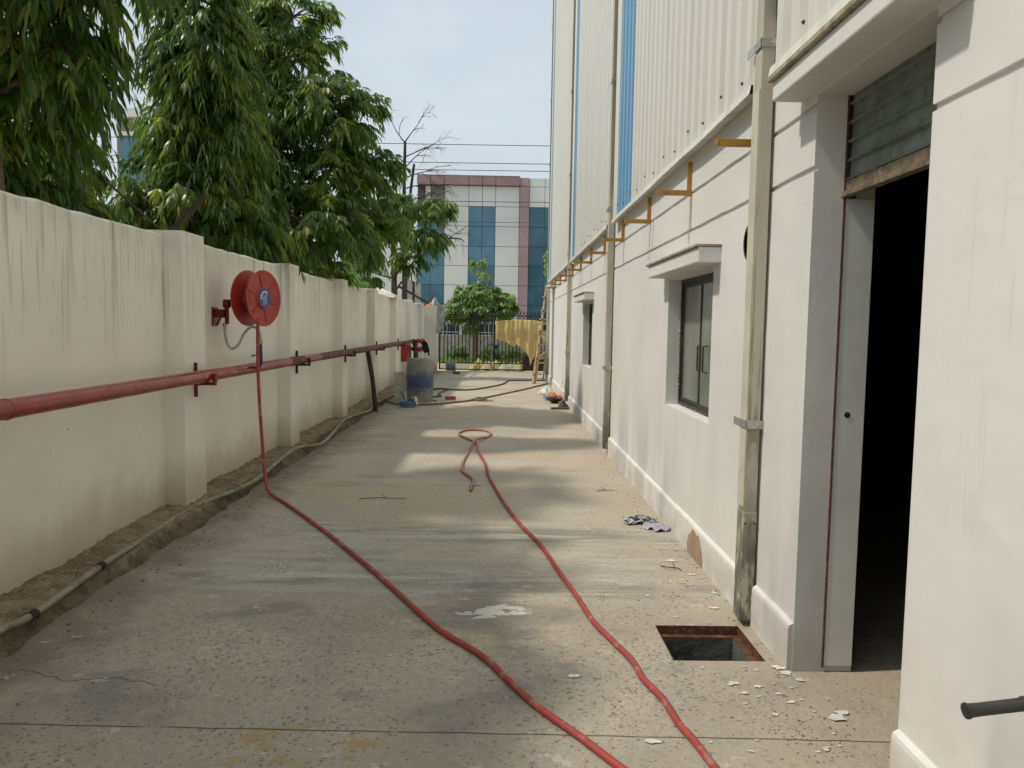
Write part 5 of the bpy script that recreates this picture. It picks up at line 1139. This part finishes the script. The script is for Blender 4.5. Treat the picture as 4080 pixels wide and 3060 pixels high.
def make_tree(name, label, base, trunk, blobs, leafmat, n_leaf, flen, llen, lw, hang, spread=.8, droop=.5, per=5, bark='bark', tw=.05, young=.12, updir=.25, wavy=0.0, cat='tree', lobes=None, trunks=None):
    t = thing(name, base, label, cat)
    tp = smooth_path([(base[0] + a, base[1] + b, c) for a, b, c, _ in trunk], 4); rr = list(np.interp(np.linspace(0, len(trunk) - 1, len(tp)), range(len(trunk)), [q[3] for q in trunk]))
    MB().tube(tp, rr, 10).build('trunk', bark, t, smooth=True)
    A = [[], [], [], [], []]; tw_m = MB()
    for (cx, cy, cz, rx, ry, rz, nt) in blobs:
        c = np.array([base[0] + cx, base[1] + cy, cz]); R3 = np.array([rx, ry, rz])
        # one limb towards each foliage mass
        src = min(tp, key=lambda p: abs(p.z - (cz - .7 * rz)) + .0); mid = (Vector(src) + Vector(c)) / 2 + Vector((0, 0, -.12 * rz))
        MB().tube(smooth_path([src, mid, tuple(c)], 5), [max(.012, tw * (1 - .06 * i)) for i in range(11)], 7).build('limb', bark, t, smooth=True)
        dirs = unit(RNG.normal(size=(nt, 3))); rad = RNG.uniform(.35, 1, nt) ** .55; P = c + dirs * R3 * rad[:, None] * (1 + .12 * np.sin(dirs[:, :1] * 7 + cx) )
        for p_ in P[:: max(1, nt // 14)]: tw_m.tube([tuple(c), tuple((c + p_) / 2 + np.array([0, 0, .05])), tuple(p_)], [.012, .008, .004], 5, cap=False)
        tuft = RNG.random(nt); young_t = RNG.random(nt) < young
        P = np.repeat(P, per, 0); dd = unit(np.repeat(dirs, per, 0) + RNG.normal(size=(nt * per, 3)) * .55 + np.array([0, 0, updir]))
        tint = np.repeat(np.where(young_t, .86, .12 + .55 * tuft), per)
        F = fronds(P, dd, n_leaf, flen * RNG.uniform(.7, 1.2, nt * per), llen, lw, droop, spread, tint, hang)
        for a, b in zip(A, F): a.append(b)
    A = [np.concatenate(a) for a in A]
    if tw_m.f: tw_m.build('twigs', bark, t, kind='stuff')
    leaf_mesh('crown', leafmat, t, *A, droop=.28, wavy=wavy); return t
# big leafy tree leaning over the wall
make_tree('leafy_tree', 'big leafy tree with drooping leaves leaning over the wall beyond the reel', (-4.0, 13.2, 0),
          [(0, 0, -.1, .17), (.05, .1, 1.5, .15), (.1, -.1, 3, .12), (.0, .1, 4.6, .08), (.05, 0, 6.3, .04)],
          [(.3, -.1, 5.9, .85, .9, .6, 95), (.55, -.3, 6.55, .5, .6, .3, 36), (-.3, .3, 6.8, .5, .6, .4, 44), (1.15, -.4, 5.05, .75, .9, .42, 84), (-.9, .1, 5.0, .9, 1.0, .6, 84), (.95, .3, 4.1, .95, 1.1, .42, 96),
           (-.2, -.5, 4.0, 1.0, .9, .55, 96), (-1.2, -.3, 3.7, .9, 1.0, .5, 70), (.75, -.8, 3.25, .9, .9, .38, 80), (-.4, -.3, 2.95, 1.0, 1.0, .42, 80), (1.5, .8, 3.35, .7, 1.0, .36, 62), (1.6, .5, 4.45, .5, .6, .2, 34), (-1.5, .4, 2.7, .9, 1.0, .4, 46), (.2, -.6, 5.0, .7, .7, .4, 60), (.3, .2, 2.55, .8, .9, .3, 50)],
          'leafA', 13, .36, .135, .0165, .55, per=5, young=.18)
# near mast trees, backlit, fill the upper left
make_tree('mast_tree', 'dark drooping mast tree filling the upper left above the wall', (-4.55, 6.9, 0),
          [(0, 0, -.1, .16), (.05, 0, 2, .14), (0, .05, 4, .11), (.05, 0, 6.2, .07), (0, 0, 7.6, .03)],
          [(.0, 0, 6.2, .8, 1.1, .7, 70), (.55, .2, 5.4, .75, .8, .55, 80), (-.6, -.3, 5.4, .8, 1.0, .6, 66), (.95, -.2, 4.65, .5, .6, .3, 40), (.62, .1, 3.95, .34, .5, .3, 30), (-.2, .3, 4.4, .75, .8, .42, 60), (-.9, -.6, 4.0, .8, .9, .45, 56), (.0, .6, 3.5, .5, .6, .36, 36), (-.45, .2, 3.05, .8, .8, .36, 54), (-1.2, .2, 3.1, .7, .8, .45, 44), (-.1, .9, 2.7, .5, .7, .25, 34), (.1, -2.2, 5.3, 1.0, 1.4, .7, 70), (.6, -2.6, 4.7, .8, 1.2, .6, 50)],
          'leafB', 13, .40, .155, .0155, .7, spread=.7, droop=.75, per=4, young=.18, updir=.35, wavy=.25)
make_tree('mast_tree', 'mast tree standing behind the wall just left of the picture', (-4.75, 2.2, 0),
          [(0, 0, -.1, .16), (.05, 0, 2, .14), (0, .05, 4, .11), (.05, 0, 6.2, .07), (0, 0, 6.3, .03)],
          [(.1, .8, 5.5, .9, 1.6, .7, 130), (.2, -1.0, 5.3, .9, 1.4, .8, 80), (.4, .6, 4.6, .9, 1.8, .7, 140), (.4, 2.3, 4.7, .8, 1.3, .7, 130), (.1, 2.3, 5.5, .8, 1.3, .6, 110), (.2, -2.6, 5.2, .9, 1.4, .7, 80)],
          'leafB', 9, .40, .22, .026, .95, spread=.6, droop=.9, per=4, young=.1, updir=.15)
make_tree('mast_tree', 'pale yellowish mast tree showing between the dark near tree and the column of leaves', (-6.7, 12.2, 0),
          [(0, 0, -.1, .12), (.03, 0, 2, .11), (0, .05, 3.6, .07), (.03, 0, 4.6, .03)],
          [(-.9, 0, 4.1, .6, .7, .5, 50), (.12, 0, 4.05, .32, .5, .4, 40), (.0, 0, 4.9, .25, .4, .25, 16), (.3, 0, 3.0, .9, .8, .35, 90), (-.6, .2, 3.2, .9, .8, .5, 80), (.8, .1, 2.8, .8, .8, .4, 70), (-1.5, 0, 3.0, .8, .8, .5, 60)],
          'leafA', 11, .34, .14, .016, .8, spread=.6, droop=.8, per=4, young=.38, updir=.15)
# columnar drooping tree between the two
make_tree('mast_tree', 'narrow column of hanging leaves between the dark tree and the big tree', (-4.05, 9.9, 0),
          [(0, 0, -.1, .12), (.03, 0, 2, .11), (0, .05, 4, .09), (.03, 0, 6, .06), (0, 0, 6.6, .03)],
          [(.3, 0, 6.5, .35, .4, .45, 44), (.2, .1, 5.7, .42, .45, .5, 64), (.38, 0, 4.85, .44, .5, .55, 84), (.06, 0, 3.7, .26, .4, .5, 40), (.1, 0, 4.75, .28, .4, .5, 40), (.42, .0, 3.95, .48, .6, .6, 96), (.1, -.1, 3.05, .64, .7, .5, 90), (-.6, .3, 2.75, .5, .6, .3, 50), (.65, .0, 2.75, .5, .6, .35, 56), (-1.2, .6, 2.75, .5, .6, .3, 40)],
          'leafB', 13, .40, .14, .0145, .7, spread=.7, droop=.8, per=4, young=.26, updir=.4, wavy=.25)
# slender tree by the far wall
make_tree('slender_tree', 'slender tree with a bare pale trunk behind the far wall', (-3.2, 23.0, 0),
          [(.0, 0, -.1, .12), (.02, 0, 2.2, .095), (0, 0, 3.2, .08), (-.05, 0, 4.4, .055), (-.1, 0, 5.6, .03)],
          [(1.15, .1, 5.1, .5, .35, .12, 24), (.95, -.1, 4.2, .5, .35, .14, 24), (.3, 0, 5.1, .45, .5, .25, 26), (-.4, .2, 4.9, .55, .6, .4, 34), (-.75, 0, 4.2, .45, .5, .3, 22), (.45, -.1, 3.55, .28, .3, .16, 14), (-.95, .2, 3.3, .5, .4, .35, 26)],
          'leafA', 9, .36, .21, .025, .75, per=4, young=.12, tw=.03)
# bushy tree outside the gate
make_tree('bushy_tree', 'round bright green young tree standing on the verge outside the gate', (-1.12, 34.2, 0),
          [(0, 0, -.1, .12), (.02, 0, 1.0, .11), (.05, 0, 1.9, .09), (.1, 0, 2.8, .06), (.12, 0, 4.4, .015)],
          [(.1, 0, 3.0, .95, .8, .38, 70), (-.65, 0, 2.45, .6, .7, .38, 46), (.85, 0, 2.9, .65, .7, .36, 46), (1.35, 0, 2.5, .4, .6, .36, 30), (.1, -.2, 2.45, .9, .7, .3, 42), (-1.2, 0, 2.2, .4, .6, .28, 26), (.1, 0, 4.4, .26, .2, .05, 5), (.38, .0, 3.9, .18, .2, .05, 4), (-.3, 0, 1.75, .5, .4, .3, 14), (.9, 0, 2.1, .5, .5, .25, 18)],
          'leafC', 8, .26, .17, .034, .45, per=4, young=.25, tw=.035)
# leaves peeping past the far corner of the shed
make_tree('corner_tree', 'bright leafy branches peeping past the far corner of the shed', (3.6, 31.0, 0),
          [(0, 0, -.1, .14), (0, 0, 2.0, .12), (-.1, 0, 4.5, .08), (-.2, 0, 6.3, .04)],
          [(-1.25, -.6, 4.15, .6, .6, .45, 80), (-1.2, -.6, 6.15, .45, .5, .5, 60), (-.9, -.4, 5.1, .6, .6, .6, 60), (-.2, 0, 4.6, .9, .8, .8, 60), (0, 0, 6.0, .8, .8, .7, 60), (-1.05, -.6, 3.4, .4, .4, .35, 30)],
          'leafC', 8, .26, .17, .03, .3, per=4, young=.25, tw=.04)
# low greenery behind the wall
for i, (x, y, z, s, lb) in enumerate(((-3.75, 17.2, 2.3, .75, 'low bush peeping over the wall before the slender tree'), (-4.2, 20.2, 2.6, .9, 'light bush behind the wall at the foot of the slender tree'))):
    make_tree('bush', lb, (x, y, 0), [(0, 0, -.1, .05), (0, 0, .9, .045), (.02, 0, z - .4, .03)], [(-.15, 0, z + .15, s * .7, s, .4, 90)], 'leafC', 8, .26, .13, .022, .5, per=4, young=.2, tw=.025, cat='bush')
# dead bare tree
db = thing('bare_tree', (-3.78, 30, 0), 'dead bare tree with thin curling twigs against the sky', 'tree')
MB().tube(smooth_path([(-3.8, 30, -.1), (-3.76, 30, 3), (-3.8, 30, 6), (-3.77, 30, 8.6)], 6), [.13 - .0045 * i for i in range(19)], 8).build('trunk', 'darkbark', db, smooth=True)
MB().tube(smooth_path([(-3.7, 30, 4.5), (-3.6, 30, 6.2), (-3.42, 30, 7.75)], 5), [.07, .07, .065, .065, .06, .06, .055, .055, .05, .05, .045], 8).build('limb', 'darkbark', db, smooth=True)
rb = random.Random(12)
def twigs(m, p, d, L, r, lvl):
    pts = [Vector(p)]; dv = Vector(d).normalized(); cur = rb.uniform(-.5, .5)
    for k in range(7):
        dv = (dv + Vector((cur * .18, rb.uniform(-.1, .1), -.08 if lvl else -.04)) + Vector((rb.uniform(-.12, .12), rb.uniform(-.12, .12), rb.uniform(-.12, .12)))).normalized(); pts.append(pts[-1] + dv * L / 7)
    m.tube(pts, [r * (1 - .11 * i) for i in range(8)], 5, cap=False)
    if lvl < 3:
        for k in range(3 if lvl < 2 else 2): twigs(m, pts[rb.randint(2, 6)], dv + Vector((rb.uniform(-.9, .9), rb.uniform(-.6, .6), rb.uniform(-.4, .7))), L * .6, r * .55, lvl + 1)
for z, dx, L in ((8.55, -.4, 1.5), (8.55, .35, 1.6), (8.0, .8, 1.7), (7.6, .9, 1.9), (7.2, 1.0, 2.0), (6.8, .9, 1.9), (6.3, 1.0, 1.8), (7.8, -.8, 1.3), (7.0, -.9, 1.3), (6.0, .8, 1.6), (5.2, 1.0, 2.2), (4.7, .9, 2.2)):
    m = MB(); twigs(m, (-3.78, 30, z), (dx, rb.uniform(-.5, .5), .55), L * .8, .026, 0); m.build('twig_spray', 'darkbark', db)
m = MB(); m.tube(smooth_path([(-3.7, 30, 5.3), (-3.0, 29.8, 5.05), (-2.3, 29.8, 4.95), (-1.65, 29.8, 4.93), (-1.45, 29.8, 4.80)], 4), [.05, .048, .046, .044, .042, .04, .038, .036, .034, .032, .03, .028, .026, .024, .02, .016, .012], 6)
twigs(m, (-2.0, 29.8, 4.93), (.5, 0, .7), .9, .02, 1); twigs(m, (-2.2, 29.8, 4.93), (.2, 0, -.9), .8, .018, 2); m.build('limb', 'darkbark', db, smooth=True)

# weeds and grass on the verge, tufts at the wall foot
def weeds(name, label, n, fx, fy, fz, h, w, mat='grass'):
    x = fx(n); y = fy(n); O = np.stack([x, y, np.full(n, fz)], 1); D = unit(RNG.normal(size=(n, 3)) * .38 + np.array([0, 0, 1.0])); hh = h * RNG.uniform(.4, 1.2, n) * (0.6 + .5 * np.sin(x * 2.1) ** 2)
    return tag(leaf_mesh(name, mat, None, O, D, hh, np.full(n, w) * RNG.uniform(.6, 1.4, n), RNG.random(n) * .9, droop=.35), label, 'weeds', kind='stuff')
weeds('verge_grass', 'green grass and weeds on the verge below the low grey wall', 9000, lambda n: RNG.uniform(-9, 9, n), lambda n: RNG.uniform(33.4, 36.95, n), -.03, .36, .014)
for i, (x, s, lb) in enumerate(((-2.0, .6, 'weedy bush on the verge nearest the cream wall'), (.35, .75, 'tall pale weeds on the verge behind the gate latch'), (1.4, .85, 'weedy bush on the verge behind the bamboo ladder'), (-.55, .55, 'weedy bush beside the young tree trunk'))):
    make_tree('weed_bush', lb, (x, 35.8, -.03), [(0, 0, -.03, .02), (0, 0, .2, .018), (.02, 0, .4, .012)], [(0, 0, .22, s * .8, .4, .2, 50), (.1, 0, .45, s * .45, .3, .2, 16)], 'grass', 7, .22, .16, .016, .1, per=4, young=.2, tw=.012, updir=.7, cat='bush')
